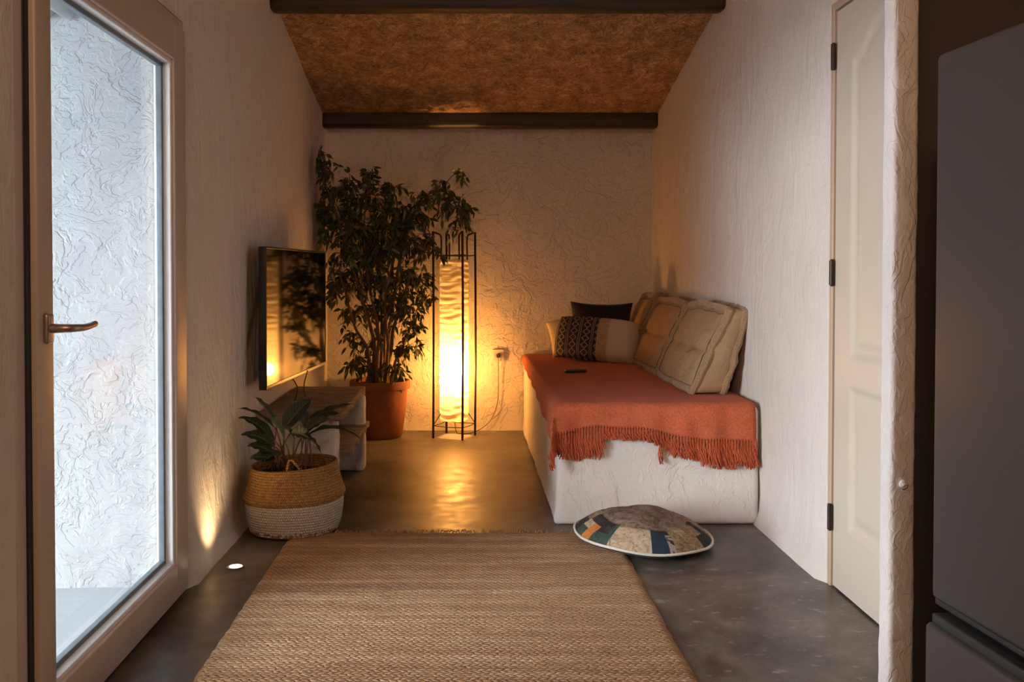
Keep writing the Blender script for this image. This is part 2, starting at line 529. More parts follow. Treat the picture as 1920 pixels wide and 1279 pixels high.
# ------------------------------------------------------------------ mesh helpers
def axis_lines(L, r, step):
    a = [0, 0.3 * r, 0.65 * r]
    n = max(1, int(round((L - 2 * r) / step)))
    a += [r + (L - 2 * r) * i / n for i in range(n + 1)]
    return a + [L - 0.65 * r, L - 0.3 * r, L]


class MB:
    def __init__(self):
        self.v, self.f, self.mi, self.uv = [], [], [], []

    def add(self, vs, fs, mi=0):
        k = len(self.v)
        self.v += [Vector(p) for p in vs]
        self.f += [tuple(i + k for i in q) for q in fs]
        self.mi += [mi] * len(fs) if not hasattr(mi, '__len__') else list(mi)
        return self

    def box(self, lo, hi):
        x0, y0, z0 = lo
        x1, y1, z1 = hi
        return self.add([(x0, y0, z0), (x1, y0, z0), (x1, y1, z0), (x0, y1, z0), (x0, y0, z1), (x1, y0, z1), (x1, y1, z1), (x0, y1, z1)],
                        [(0, 3, 2, 1), (4, 5, 6, 7), (0, 1, 5, 4), (1, 2, 6, 5), (2, 3, 7, 6), (3, 0, 4, 7)])

    def rbox(self, lo, hi, r=0.01, step=10.0, fn=None):
        lo, hi = Vector(lo), Vector(hi)
        S = hi - lo
        r = min(r, min(S) * 0.499)
        ln = [axis_lines(S[i], r, step) for i in range(3)]
        idx, vs, fs = {}, [], []

        def vert(p):
            key = (round(p.x, 5), round(p.y, 5), round(p.z, 5))
            if key not in idx:
                idx[key] = len(vs)
                q = Vector([min(max(p[i], r), S[i] - r) for i in range(3)])
                d = p - q
                # even rounding of the edge
                m = max(abs(d.x), abs(d.y), abs(d.z))
                if d.length > 1e-9:
                    d = d.normalized() * r if m > r * 0.999 else d
                vs.append(lo + q + d)
            return idx[key]
        for ax in range(3):
            b, c = (ax + 1) % 3, (ax + 2) % 3
            for side in (0, 1):
                for i in range(len(ln[b]) - 1):
                    for j in range(len(ln[c]) - 1):
                        q = []
                        for (ii, jj) in ((i, j), (i + 1, j), (i + 1, j + 1), (i, j + 1)):
                            p = Vector((0, 0, 0))
                            p[ax] = S[ax] * side
                            p[b] = ln[b][ii]
                            p[c] = ln[c][jj]
                            q.append(vert(p))
                        fs.append(tuple(q) if side else tuple(reversed(q)))
        if fn:
            vs = [fn(p) for p in vs]
        return self.add(vs, fs)

    def tube(self, pts, r, sides=8, closed=False):
        pts = [Vector(p) for p in pts]
        n = len(pts)
        rs = list(r) if hasattr(r, '__len__') else [r] * n
        vs, fs = [], []
        prev = None
        for i, p in enumerate(pts):
            if closed:
                t = (pts[(i + 1) % n] - pts[i - 1])
            else:
                t = pts[min(i + 1, n - 1)] - pts[max(i - 1, 0)]
            if t.length < 1e-9:
                t = Vector((0, 0, 1))
            t.normalize()
            if prev is None:
                a = Vector((0, 0, 1)) if abs(t.z) < 0.9 else Vector((1, 0, 0))
                u = t.cross(a).normalized()
            else:
                u = (prev - t * prev.dot(t))
                u = u.normalized() if u.length > 1e-6 else t.orthogonal().normalized()
            prev = u
            w = t.cross(u)
            for k in range(sides):
                a = 2 * PI * k / sides
                vs.append(p + (u * math.cos(a) + w * math.sin(a)) * rs[i])
        m = n if closed else n - 1
        for i in range(m):
            j = (i + 1) % n
            for k in range(sides):
                l = (k + 1) % sides
                fs.append((i * sides + k, i * sides + l, j * sides + l, j * sides + k))
        if not closed:
            fs.append(tuple(reversed(range(sides))))
            fs.append(tuple((n - 1) * sides + k for k in range(sides)))
        return self.add(vs, fs)

    def lathe(self, prof, seg=48, c=(0, 0, 0), fn=None, close=True):
        c = Vector(c)
        vs, fs = [], []
        n = len(prof)
        for (r, z) in prof:
            for k in range(seg):
                a = 2 * PI * k / seg
                p = Vector((r * math.cos(a), r * math.sin(a), z))
                vs.append(c + (fn(p) if fn else p))
        for i in range(n - 1):
            for k in range(seg):
                l = (k + 1) % seg
                fs.append((i * seg + k, i * seg + l, (i + 1) * seg + l, (i + 1) * seg + k))
        if close:
            if prof[0][0] > 1e-6:
                fs.append(tuple(reversed(range(seg))))
            if prof[-1][0] > 1e-6:
                fs.append(tuple((n - 1) * seg + k for k in range(seg)))
        return self.add(vs, fs)

    def grid(self, fn, nu, nv, skip=None, flip=False):
        vs = [fn(i / nu, j / nv) for j in range(nv + 1) for i in range(nu + 1)]
        fs = []
        for j in range(nv):
            for i in range(nu):
                if skip and skip(i, j):
                    continue
                q = (j * (nu + 1) + i, j * (nu + 1) + i + 1, (j + 1) * (nu + 1) + i + 1, (j + 1) * (nu + 1) + i)
                fs.append(tuple(reversed(q)) if flip else q)
        return self.add(vs, fs)

    def xf(self, mtx):
        self.v = [mtx @ p for p in self.v]
        return self

    def build(self, name, mats, parent=None, origin=None, rot=None, smooth=True, angle=40):
        """world-space vertices -> one mesh object; origin = its place; rot given = vertices are already local"""
        me = bpy.data.meshes.new(name)
        base = Vector((0, 0, 0))
        q = parent
        while q is not None:
            base += q.location
            q = q.parent
        org = Vector(origin) if origin is not None else base.copy()
        if rot is None:
            vs = [p - org for p in self.v]
        else:
            vs = self.v
        me.from_pydata([tuple(p) for p in vs], [], self.f)
        if not isinstance(mats, (list, tuple)):
            mats = [mats]
        for m in mats:
            me.materials.append(m)
        if len(mats) > 1:
            me.polygons.foreach_set('material_index', self.mi)
        if self.uv:
            l = me.uv_layers.new(name='UVMap')
            for lp in me.loops:
                l.data[lp.index].uv = self.uv[lp.vertex_index]
        if smooth:
            me.polygons.foreach_set('use_smooth', [True] * len(me.polygons))
            try:
                me.set_sharp_from_angle(angle=math.radians(angle))
            except Exception:
                pass
        me.validate()
        ob = bpy.data.objects.new(name, me)
        COL.objects.link(ob)
        ob.parent = parent
        ob.location = org - base
        if rot is not None:
            ob.rotation_euler = rot
        return ob


def tag(o, label, cat, group=None, kind=None):
    if label:
        o['label'] = label
    if cat:
        o['category'] = cat
    if group:
        o['group'] = group
    if kind:
        o['kind'] = kind
    return o


def thing(name, label, cat, loc, group=None):
    o = bpy.data.objects.new(name, None)
    o.empty_display_size = 0.1
    COL.objects.link(o)
    o.location = loc
    return tag(o, label, cat, group)


def struct(o, label, cat):
    return tag(o, label, cat, kind='structure')


def nz(p, s, seed=0.0):
    return noise.noise(Vector((p[0] * s + seed, p[1] * s + seed * 1.7, p[2] * s - seed)))


def cr(pts, n):
    """smooth polyline through points"""
    pts = [Vector(p) for p in pts]
    out = []
    for i in range(len(pts) - 1):
        p0, p1, p2, p3 = pts[max(i - 1, 0)], pts[i], pts[i + 1], pts[min(i + 2, len(pts) - 1)]
        for k in range(n):
            t = k / n
            out.append(0.5 * ((2 * p1) + (p2 - p0) * t + (2 * p0 - 5 * p1 + 4 * p2 - p3) * t * t + (3 * p1 - p0 - 3 * p2 + p3) * t ** 3))
    out.append(pts[-1])
    return out


# ------------------------------------------------------------------ the room
def lines(a, b, step, stops=()):
    ks = sorted(set([a, b] + [s for s in stops if a < s < b]))
    out = []
    for p, q in zip(ks, ks[1:]):
        n = max(1, int(round((q - p) / step)))
        out += [p + (q - p) * i / n for i in range(n)]
    return out + [b]


def wall_x(name, x, y0, y1, hole, side, mat, amp=0.006):
    """wall in a plane of constant x with one doorway; side = +1 when the room lies towards +x"""
    hy0, hy1, hz1 = hole if hole else (None, None, None)
    ys = lines(y0, y1, 0.06, (hy0, hy1) if hole else ())
    zt = ceil_z(y0) + 0.05
    zs = lines(0, zt, 0.06, (hz1,) if hole else ())
    mb = MB()

    def fn(u, v):
        y, z = ys[int(round(u * (len(ys) - 1)))], zs[int(round(v * (len(zs) - 1)))]
        z = min(z, ceil_z(y) + 0.03)
        d = amp * (nz((0, y, z), 2.0, x) + 0.6 * nz((0, y, z), 6.0, x))
        if hole and hy0 - 0.03 < y < hy1 + 0.03 and z < hz1 + 0.03:
            d = 0
        # hand-formed cove where the plaster meets the floor
        d += 0.03 * max(0, 1 - z / 0.10) ** 2 if not hole or not (hy0 - 0.02 <= y <= hy1 + 0.02) else 0
        return Vector((x + side * d, y, z))

    def skip(i, j):
        if not hole:
            return False
        cy, cz = (ys[i] + ys[i + 1]) / 2, (zs[j] + zs[j + 1]) / 2
        return hy0 < cy < hy1 and cz < hz1
    mb.grid(fn, len(ys) - 1, len(zs) - 1, skip, flip=side < 0)
    t = (0.15 if side > 0 else 0.24) * -side
    # outer leaf and reveals give the wall its thickness
    if hole:
        xo = x + t
        zt0, zt1 = ceil_z(y0), ceil_z(y1)
        for (a, b, za) in ((y0, hy0, 0), (hy1, y1, 0), (hy0, hy1, hz1)):
            mb.add([(xo, a, za), (xo, b, za), (xo, b, ceil_z(b)), (xo, a, ceil_z(a))], [(0, 1, 2, 3)], 1)
        mb.add([(x, hy0, 0), (xo, hy0, 0), (xo, hy0, hz1), (x, hy0, hz1)], [(0, 1, 2, 3)], 1)
        mb.add([(x, hy1, 0), (xo, hy1, 0), (xo, hy1, hz1), (x, hy1, hz1)], [(0, 1, 2, 3)], 1)
        mb.add([(x, hy0, hz1), (xo, hy0, hz1), (xo, hy1, hz1), (x, hy1, hz1)], [(0, 1, 2, 3)], 1)
    return mb.build(name, [mat, M['plaster_out'] if side > 0 else mat])


DY0, DY1, DZ = 2.13, 3.41, 2.04            # glass door opening
RY0, RY1, RZ = 2.68, 3.475, 2.12           # inner door opening
REAR = -1.6

mb = MB()
mb.box((XL - 0.02, REAR - 0.1, -0.12), (2.75, YB + 0.1, 0.0))
struct(mb.build('floor', M['floor'], smooth=False), 'dark polished concrete floor of the room', 'floor')

struct(wall_x('wall_left', XL, REAR, YB + 0.03, (DY0, DY1, DZ), 1, M['plaster_side']), 'rough plastered left wall with the glass door in it', 'wall')
struct(wall_x('wall_right', XR, 2.66, YB + 0.03, (RY0, RY1, RZ), -1, M['plaster_side']), 'rough plastered right wall beside the bench', 'wall')

mb = MB()
xs = lines(XL - 0.05, XR + 0.05, 0.05)


def back_fn(u, v):
    X = XL - 0.04 + (XR - XL + 0.08) * u
    Z = 2.34 * v
    d = 0.008 * (nz((X, 0, Z), 2.2, 3) + 0.7 * nz((X, 0, Z), 6.5, 9)) + 0.02 * max(0, 1 - Z / 0.08) ** 2
    return Vector((X, YB - d, Z))


mb.grid(back_fn, 48, 46)
struct(mb.build('wall_back', M['plaster_back']), 'rough plastered back wall behind the lamp', 'wall')

# rest of the room, around and behind the camera
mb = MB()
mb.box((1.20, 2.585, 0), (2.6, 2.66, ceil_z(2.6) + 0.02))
struct(mb.build('wall_kitchen', M['plaster_shade'], smooth=False), 'plaster wall with painted-in shade behind the grey refrigerator', 'wall')
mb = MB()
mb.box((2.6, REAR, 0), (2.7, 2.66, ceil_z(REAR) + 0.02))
struct(mb.build('wall_far_right', M['plaster_shade'], smooth=False), 'kitchen side wall outside the picture', 'wall')
mb = MB()
mb.box((XL - 0.2, REAR - 0.1, 0), (2.7, REAR, ceil_z(REAR) + 0.02))
struct(mb.build('wall_front', M['plaster_shade'], smooth=False), 'wall behind the camera', 'wall')
# shell behind the closed inner door
mb = MB()
mb.box((XR + 0.24, 2.6, 0), (XR + 0.30, 3.6, 2.3))
struct(mb.build('wall_cupboard', M['plaster_shade'], smooth=False), 'dark wall behind the closed cream door', 'wall')

# sloping strand-board ceiling
mb = MB()
y0, y1 = REAR - 0.1, YB + 0.1
mb.add([(XL - 0.28, y0, ceil_z(y0)), (2.75, y0, ceil_z(y0)), (2.75, y1, ceil_z(y1)), (XL - 0.28, y1, ceil_z(y1)),
        (XL - 0.28, y0, ceil_z(y0) + .08), (2.75, y0, ceil_z(y0) + .08), (2.75, y1, ceil_z(y1) + .08), (XL - 0.28, y1, ceil_z(y1) + .08)],
       [(0, 1, 2, 3), (7, 6, 5, 4), (0, 4, 5, 1), (2, 6, 7, 3), (1, 5, 6, 2), (0, 3, 7, 4)])
struct(mb.build('ceiling', M['osb'], smooth=False), 'sloping ceiling of brown strand board', 'ceiling')


# beams
def beam(yc, zb, h, d, seed, label):
    def fn(p):
        a = nz(p, 3.0, seed) * 0.008 + nz(p, 14.0, seed) * 0.003
        return Vector((p.x, p.y + a, p.z + a * 0.7))
    b = MB().rbox((XL - 0.015, yc - d / 2, zb), (XR + 0.012, yc + d / 2, zb + h), 0.035, 0.05, fn)
    o = b.build('ceiling_beam', M['beam'], origin=(0.15, yc, zb))
    tag(o, label, 'beam', 'dark wooden ceiling beams')


beam(6.70, 2.155, 0.125, 0.12, 1.0, 'dark wooden beam along the top of the back wall')
beam(4.97, 2.50, 0.11, 0.13, 5.0, 'dark wooden beam cut off by the top edge of the picture')

# plastered post
mb = MB()


def post_fn(p):
    a = 0.003 * nz(p, 6, 2) + 0.0022 * nz(p, 19, 4) + 0.0018 * nz(p, 48, 8)
    return Vector((p.x + a, p.y + a * 0.8, p.z))


mb.rbox((1.122, 2.515, 0), (1.192, 2.584, ceil_z(2.6) + 0.02), 0.014, 0.025, post_fn)
# a nail stub with a lump of plaster on the face of the post
mb.lathe([(0.0, -0.004), (0.011, -0.002), (0.012, 0.008), (0.006, 0.013), (0.0, 0.014)], 12)
k = mb.v[-60:]
for i in range(len(mb.v) - 60, len(mb.v)):
    p = mb.v[i]
    mb.v[i] = Vector((1.156 + p.x, 2.514 - p.z, 0.585 + p.y))
tag(mb.build('plastered_post', M['plaster_post'], origin=(1.157, 2.55, 0)), 'narrow cracked white plastered post beside the grey refrigerator', 'post')

# ------------------------------------------------------------------ glass door (left)
door = bpy.data.objects.new('door_1', None)
COL.objects.link(door)
door.location = (XL, (DY0 + DY1) / 2, 0)
struct(door, 'tall glazed door in a beige frame on the left wall', 'door')


def frame_x(mb, x0, x1, ya, yb, za, zb, w, r=0.006, wl=None, wb=None):
    """a rectangular frame lying in a plane of constant x"""
    wl = wl or w
    wb = w if wb is None else wb
    mb.rbox((x0, ya, za), (x1, ya + wl, zb), r)
    mb.rbox((x0, yb - w, za), (x1, yb, zb), r)
    mb.rbox((x0, ya + wl - 0.004, zb - w), (x1, yb - w + 0.004, zb), r)
    if wb:
        mb.rbox((x0, ya + wl - 0.004, za), (x1, yb - w + 0.004, za + wb), r)
    return mb


mb = frame_x(MB(), XL - 0.06, XL + 0.002, DY0 - 0.0, DY1 - 0.003, 0.0, DZ - 0.002, 0.05, wb=0.02)
mb.build('door_frame', M['frame_paint'], door)
mb = MB()
mb.rbox((XL - 0.045, DY0 + 0.045, 0.02), (XL + 0.006, DY0 + 0.075, DZ - 0.05), 0.004)
mb.build('door_seal', M['gasket'], door)
LY0, LY1, LZ0, LZ1 = DY0 + 0.07, DY1 - 0.045, 0.022, DZ - 0.045
leaf = frame_x(MB(), XL - 0.05, XL + 0.022, LY0, LY1, LZ0, LZ1, 0.125, wl=0.085, wb=0.115).build('door_leaf', M['frame_paint'], door)
gy0, gy1, gz0, gz1 = LY0 + 0.085, LY1 - 0.125, LZ0 + 0.115, LZ1 - 0.125
frame_x(MB(), XL - 0.022, XL + 0.012, gy0 - 0.002, gy1 + 0.002, gz0 - 0.002, gz1 + 0.002, 0.016, 0.005).build('glazing_bead', M['bead_white'], leaf)
frame_x(MB(), XL - 0.034, XL - 0.014, gy0, gy1, gz0, gz1, 0.028, 0.002).build('glazing_spacer', M['spacer'], leaf)
MB().box((XL - 0.030, gy0, gz0), (XL - 0.026, gy1, gz1)).build('glass_pane', M['glass'], leaf, smooth=False)
# handle: rose and lever
hy, hz = LY0 + 0.045, 1.015
hd = MB()
hd.rbox((XL + 0.020, hy - 0.017, hz - 0.036), (XL + 0.034, hy + 0.017, hz + 0.036), 0.007, 0.02)
hd.build('handle_plate', M['bronze'], leaf)
hd = MB()
pts = cr([(XL + 0.03, hy, hz), (XL + 0.065, hy, hz), (XL + 0.082, hy + 0.016, hz), (XL + 0.086, hy + 0.07, hz - 0.001), (XL + 0.084, hy + 0.135, hz + 0.004)], 6)
hd.tube(pts, [0.0115 - 0.004 * i / len(pts) for i in range(len(pts))], 12)
hd.build('door_handle', M['bronze'], leaf)

# outdoors, seen through the pane
mb = MB()


def outw(u, v):
    X = -1.172 - 2.6 * u
    Z = -0.03 + 2.35 * v
    d = 0.012 * nz((X, 0, Z), 3, 12) + 0.006 * nz((X, 0, Z), 9, 4)
    return Vector((X, 3.50 - 0.10 * u - d, Z))


mb.grid(outw, 52, 46)
struct(mb.build('wall_outside', M['plaster_out']), 'bright white plaster wall outside the glass door', 'wall')
MB().box((-14, -14, -0.14), (XL - 0.15, 14, -0.02)).build('ground_outside', M['out_ground'], smooth=False)
struct(bpy.data.objects['ground_outside'], 'pale grey paving outside the glass door', 'ground')
bpy.data.objects['ground_outside'].name = 'floor_outside'
MB().rbox((XL - 0.20, DY0, -0.03), (XL - 0.055, DY1, 0.012), 0.006).build('window_sill', M['out_sill'])
s = bpy.data.objects['window_sill']
s.name = 'trim_1'
struct(s, 'pale sill outside the glass door', 'sill')
mb = MB()


def roof(u, v):
    Y = -1.6 + 5.15 * u  # unseen run towards the camera lengthened to shade the outside wall
    X = -1.172 - 2.7 * v
    return Vector((X, Y, 2.09 + 0.02 * (3.5 - Y) + 0.016 * math.sin(X / 0.076 * 2 * PI)))


mb.grid(roof, 4, 300)
o = mb.build('ceiling_outside', M['roof_sheet'])
md = o.modifiers.new('thick', 'SOLIDIFY')
md.thickness = 0.006
struct(o, 'corrugated porch roof outside the glass door', 'roof')

MB().box((-4.2, -0.75, -0.03), (XL - 0.15, -0.6, 2.2)).build('wall_sky_shield', M['plaster_out'], smooth=False)  # added out of view to cut skylight on the outside wall
struct(bpy.data.objects['wall_sky_shield'], 'added unseen wall that shields the outside wall from the sky', 'wall')

# ------------------------------------------------------------------ cream panel door (right)
door2 = bpy.data.objects.new('door_2', None)
COL.objects.link(door2)
door2.location = (XR, (RY0 + RY1) / 2, 0)
struct(door2, 'cream panelled door with dark hinges on the right wall', 'door')
mb = MB()
mb.rbox((XR - 0.004, RY1 - 0.030, 0), (XR + 0.12, RY1, RZ), 0.004)
mb.rbox((XR - 0.004, RY0, 0), (XR + 0.12, RY0 + 0.03, RZ), 0.004)
mb.rbox((XR - 0.004, RY0 + 0.028, RZ - 0.03), (XR + 0.12, RY1 - 0.028, RZ), 0.004)
mb.build('door_frame', M['jamb_paint'], door2)
PY0, PY1, PZ0, PZ1 = RY0 + 0.034, RY1 - 0.036, 0.008, RZ - 0.036


def sd_panel(y, z, kind):
    """distance to the outline of a moulded panel, negative inside"""
    yc, hw = (PY0 + PY1) / 2, 0.225
    if kind == 0:
        zb, zt = 0.24, 0.745
    else:
        zb, zt = 0.85, 1.885 + 0.10 * (0.5 + 0.5 * math.cos(PI * min(1, abs(y - yc) / hw)))
    dx = abs(y - yc) - hw
    dz = max(zb - z, z - zt)
    if dx > 0 and dz > 0:
        return math.hypot(dx, dz)
    return max(dx, dz)


def relief(d):
    # moulded groove around a raised field
    if d >= 0.008:
        return 0.0
    t = -d
    if t < 0.022:
        return 0.011 * (0.5 - 0.5 * math.cos(PI * (t + 0.008) / 0.03))
    if t < 0.034:
        return 0.011
    if t < 0.06:
        return 0.011 - 0.007 * (t - 0.034) / 0.026
    return 0.004


mb = MB()


def leaf_fn(u, v):
    y, z = PY0 + (PY1 - PY0) * u, PZ0 + (PZ1 - PZ0) * v
    d = max(relief(sd_panel(y, z, 0)), relief(sd_panel(y, z, 1)))
    return Vector((XR + 0.004 + d, y, z))


mb.grid(leaf_fn, 100, 260, flip=True)
mb.box((XR + 0.018, PY0, PZ0), (XR + 0.042, PY1, PZ1))
ring = [(PY0, PZ0), (PY1, PZ0), (PY1, PZ1), (PY0, PZ1)]
for (a, b) in zip(ring, ring[1:] + ring[:1]):
    mb.add([(XR + 0.004, *a), (XR + 0.004, *b), (XR + 0.03, *b), (XR + 0.03, *a)], [(0, 1, 2, 3)])
leaf2 = mb.build('door_leaf', M['door_paint'], door2)
for hz_ in (0.255, 1.145, 1.925):
    h = MB().tube([(XR - 0.007, RY1 - 0.033, hz_ - 0.045), (XR - 0.007, RY1 - 0.033, hz_ + 0.045)], 0.0095, 10)
    h.tube([(XR - 0.007, RY1 - 0.033, hz_ - 0.049), (XR - 0.007, RY1 - 0.033, hz_ + 0.049)], 0.006, 8)
    h.box((XR - 0.006, RY1 - 0.033, hz_ - 0.044), (XR - 0.0035, RY1 - 0.006, hz_ + 0.044))
    h.build('hinge', M['hinge'], door2)
h = MB().rbox((XR - 0.004, PY0 + 0.045, 0.92), (XR + 0.004, PY0 + 0.085, 1.08), 0.003)
h.build('handle_plate', M['chrome'], leaf2)
pts = cr([(XR + 0.0, PY0 + 0.065, 1.0), (XR - 0.045, PY0 + 0.065, 1.0), (XR - 0.056, PY0 + 0.085, 1.0), (XR - 0.056, PY0 + 0.175, 0.998)], 6)
MB().tube(pts, 0.009, 10).build('door_handle', M['chrome'], leaf2)

# ------------------------------------------------------------------ refrigerator
fr = thing('refrigerator', 'tall grey refrigerator at the right edge of the picture', 'refrigerator', (1.36, 1.78, 0))
FM = Matrix.Translation((1.030, 2.10, 0)) @ Matrix.Rotation(math.atan(0.075), 4, 'Z')
MB().rbox((0.05, -0.66, 0.02), (0.64, -0.004, 1.615), 0.01).xf(FM).build('body', M['appliance_dark'], fr)
d = MB().rbox((0.0, -0.665, 0.425), (0.055, 0.0, 1.626), 0.012).xf(FM).build('upper_door', M['steel_grey'], fr)
MB().rbox((0.006, -0.66, 0.412), (0.05, -0.006, 0.426), 0.003).xf(FM).build('edge_trim', M['appliance_dark'], d)
d = MB().rbox((-0.014, -0.665, 0.06), (0.055, 0.003, 0.372), 0.014).xf(FM).build('freezer_drawer', M['steel_grey'], fr)
g = MB().rbox((0.0, -0.655, 0.368), (0.05, -0.004, 0.392), 0.005).xf(FM).build('grip_recess', M['grey_plastic'], d)

# ------------------------------------------------------------------ recessed floor spot
sx_, sy_ = -0.905, 3.67
sp = thing('recessed_spotlight', 'small round lit spotlight set flush in the floor by the left wall', 'spotlight', (sx_, sy_, 0))
MB().lathe([(0.034, 0.0), (0.035, 0.003), (0.031, 0.0045), (0.026, 0.0035), (0.026, 0.0)], 32, (sx_, sy_, 0)).build('bezel', M['chrome'], sp)
MB().lathe([(0.0, 0.0005), (0.026, 0.0005), (0.024, 0.0032), (0.0, 0.0040)], 32, (sx_, sy_, 0)).build('lens', M['spot_lens'], sp)
ld = bpy.data.lights.new('spot_beam', 'SPOT')
ld.energy = SPOT_POWER
ld.color = (1.0, 0.62, 0.28)
ld.spot_size = math.radians(105)
ld.spot_blend = 1.0
ld.shadow_soft_size = 0.012
lo = bpy.data.objects.new('spot_beam', ld)
COL.objects.link(lo)
lo.parent = sp
lo.location = (0, 0, 0.012)
lo.rotation_euler = Vector((-0.100, 0.13, 0.40)).to_track_quat('-Z', 'Y').to_euler()

# ------------------------------------------------------------------ built-in bench
BX0, BX1, BY0, BY1, BZ = 0.40, XR - 0.004, 4.285, YB - 0.004, 0.54


def bench_fn(p):
    a = 0.007 * nz(p, 4, 3) + 0.0035 * nz(p, 13, 8)
    out = 0.02 * max(0, 1 - p.z / 0.07) ** 2
    q = p.copy()
    if p.x < BX0 + 0.05:
        q.x += a - out
    if p.y < BY0 + 0.05:
        q.y += a - out * 0.6
    if p.z > BZ - 0.02:
        q.z += min(0, a)
    return q


bench = MB().rbox((BX0, BY0, 0), (BX1, BY1, BZ), 0.03, 0.05, bench_fn).build('plaster_bench', M['plaster_bench'], origin=(0.86, 5.57, 0))
tag(bench, 'white plastered built-in bench along the right wall under the throw', 'bench')

# ------------------------------------------------------------------ throw
TZ = BZ + 0.009
TXR, TXL, TYB, TYF = XR - 0.03, BX0 - 0.012, YB - 0.035, BY0 - 0.012
throw = thing('throw_blanket', 'terracotta woven throw with tassels spread over the white bench', 'throw', (0.85, 5.5, TZ))


def drop(d, r=0.03):
    if d <= 0:
        return 0.0, 0.0
    th = min(d / r, PI / 2)
    return r * math.sin(th), r * (1 - math.cos(th)) + max(0, d - r * PI / 2)


def interp(x, pts):
    for (a, p), (b, q) in zip(pts, pts[1:]):
        if x <= b:
            t = (x - a) / (b - a)
            t = max(0, min(1, t))
            return p + (q - p) * t
    return pts[-1][1]


def hang_left(y):
    return interp(TYB - y, [(0, 0.05), (0.5, 0.07), (1.5, 0.10), (2.2, 0.15), (2.6, 0.19)])


def hang_front(x):
    return interp(x, [(0.36, 0.150), (0.47, 0.135), (0.56, 0.112), (0.66, 0.118), (0.80, 0.122), (0.90, 0.150), (1.05, 0.172), (1.3, 0.180)])


def throw_pt(s, t):
    """s: metres from the right edge leftwards; t: metres from the back edge forwards"""
    flat_s, flat_t = TXR - TXL - 0.03, TYB - TYF - 0.03
    ds, dt = s - flat_s, t - flat_t
    x = TXR - min(s, flat_s)
    y = TYB - min(t, flat_t)
    os_, zs = drop(ds)
    ot, zt = drop(dt)
    x -= os_
    y -= ot
    m = max(0, min(ds, dt))
    z = TZ - max(zs, zt) - 0.15 * m
    if m > 0:
        x -= 0.12 * m
        y -= 0.30 * m
    # soft folds
    wr = 0.004 * nz((x * 1.2, y * 2.5, 0), 4, 2) + 0.0025 * nz((x, y, 0), 14, 6)
    if max(ds, dt) <= 0:
        z += abs(wr)
    if dt > 0.02:
        f = min(1, (dt - 0.02) / 0.10)
        y -= f * (0.010 + 0.009 * math.sin(x * 19 + 1.0) + 0.006 * math.sin(x * 47) + 0.012 * nz((x, 0, 0), 9, 1))
    if ds > 0.02:
        f = min(1, (ds - 0.02) / 0.12)
        x -= f * (0.006 + 0.006 * math.sin(y * 16) + 0.008 * nz((0, y, 0), 6, 1))
    return Vector((x, y, z))


FS, FT = TXR - TXL - 0.03, TYB - TYF - 0.03
NS, HS, NTT, HT = 46, 12, 100, 14
mb = MB()


def throw_fn(u, v):
    i, j = int(round(u * (NS + HS))), int(round(v * (NTT + HT)))
    t = FT * min(j, NTT) / NTT
    s = FS * min(i, NS) / NS
    if i > NS:
        s += (hang_left(TYB - t)) * (i - NS) / HS
    if j > NTT:
        t += (hang_front(TXR - min(s, FS))) * (j - NTT) / HT
    return throw_pt(s, t)


mb.grid(throw_fn, NS + HS, NTT + HT)
cl = mb.build('cloth', M['throw'], throw)
md = cl.modifiers.new('thick', 'SOLIDIFY')
md.thickness = 0.006
md.offset = 1.0

rt = random.Random(11)
n_t = 84
for k in range(n_t):
    s = -0.0 + (FS + 0.20) * k / (n_t - 1)
    x_at = TXR - min(s, FS)
    top = throw_pt(s, FT + hang_front(x_at)) + Vector((0, -0.004, 0.004))
    L = interp(top.x, [(0.34, 0.085), (0.385, 0.09), (0.42, 0.13), (0.50, 0.145), (0.60, 0.145), (0.615, 0.062), (0.80, 0.06), (0.88, 0.075), (0.93, 0.105), (1.02, 0.105), (1.10, 0.135), (1.3, 0.125)])
    L *= rt.uniform(0.9, 1.08)
    if k == 33:
        L = 0.15
    b = MB()
    b.tube([top + Vector((0, 0, 0.004)), top + Vector((0, -0.002, -0.006)), top + Vector((0, 0, -0.014))], [0.003, 0.0055, 0.003], 6)
    for q in range(6):
        a0 = rt.uniform(0, 6.28)
        sw = Vector((rt.uniform(-0.012, 0.012), rt.uniform(-0.010, 0.002), 0))
        pts = []
        for i in range(7):
            f = i / 6
            rr = 0.0035 + 0.0035 * f
            a = a0 + f * 7
            p = top + Vector((rr * math.cos(a), rr * math.sin(a) * 0.7, -0.008 - (L - 0.008) * f)) + sw * f * f
            pts.append(p)
        b.tube(pts, [0.003, 0.0032, 0.0032, 0.0031, 0.003, 0.0027, 0.0014], 5)
    b.build('tassel', M['tassel'], throw)


# ------------------------------------------------------------------ big cushions
lean = 0.30


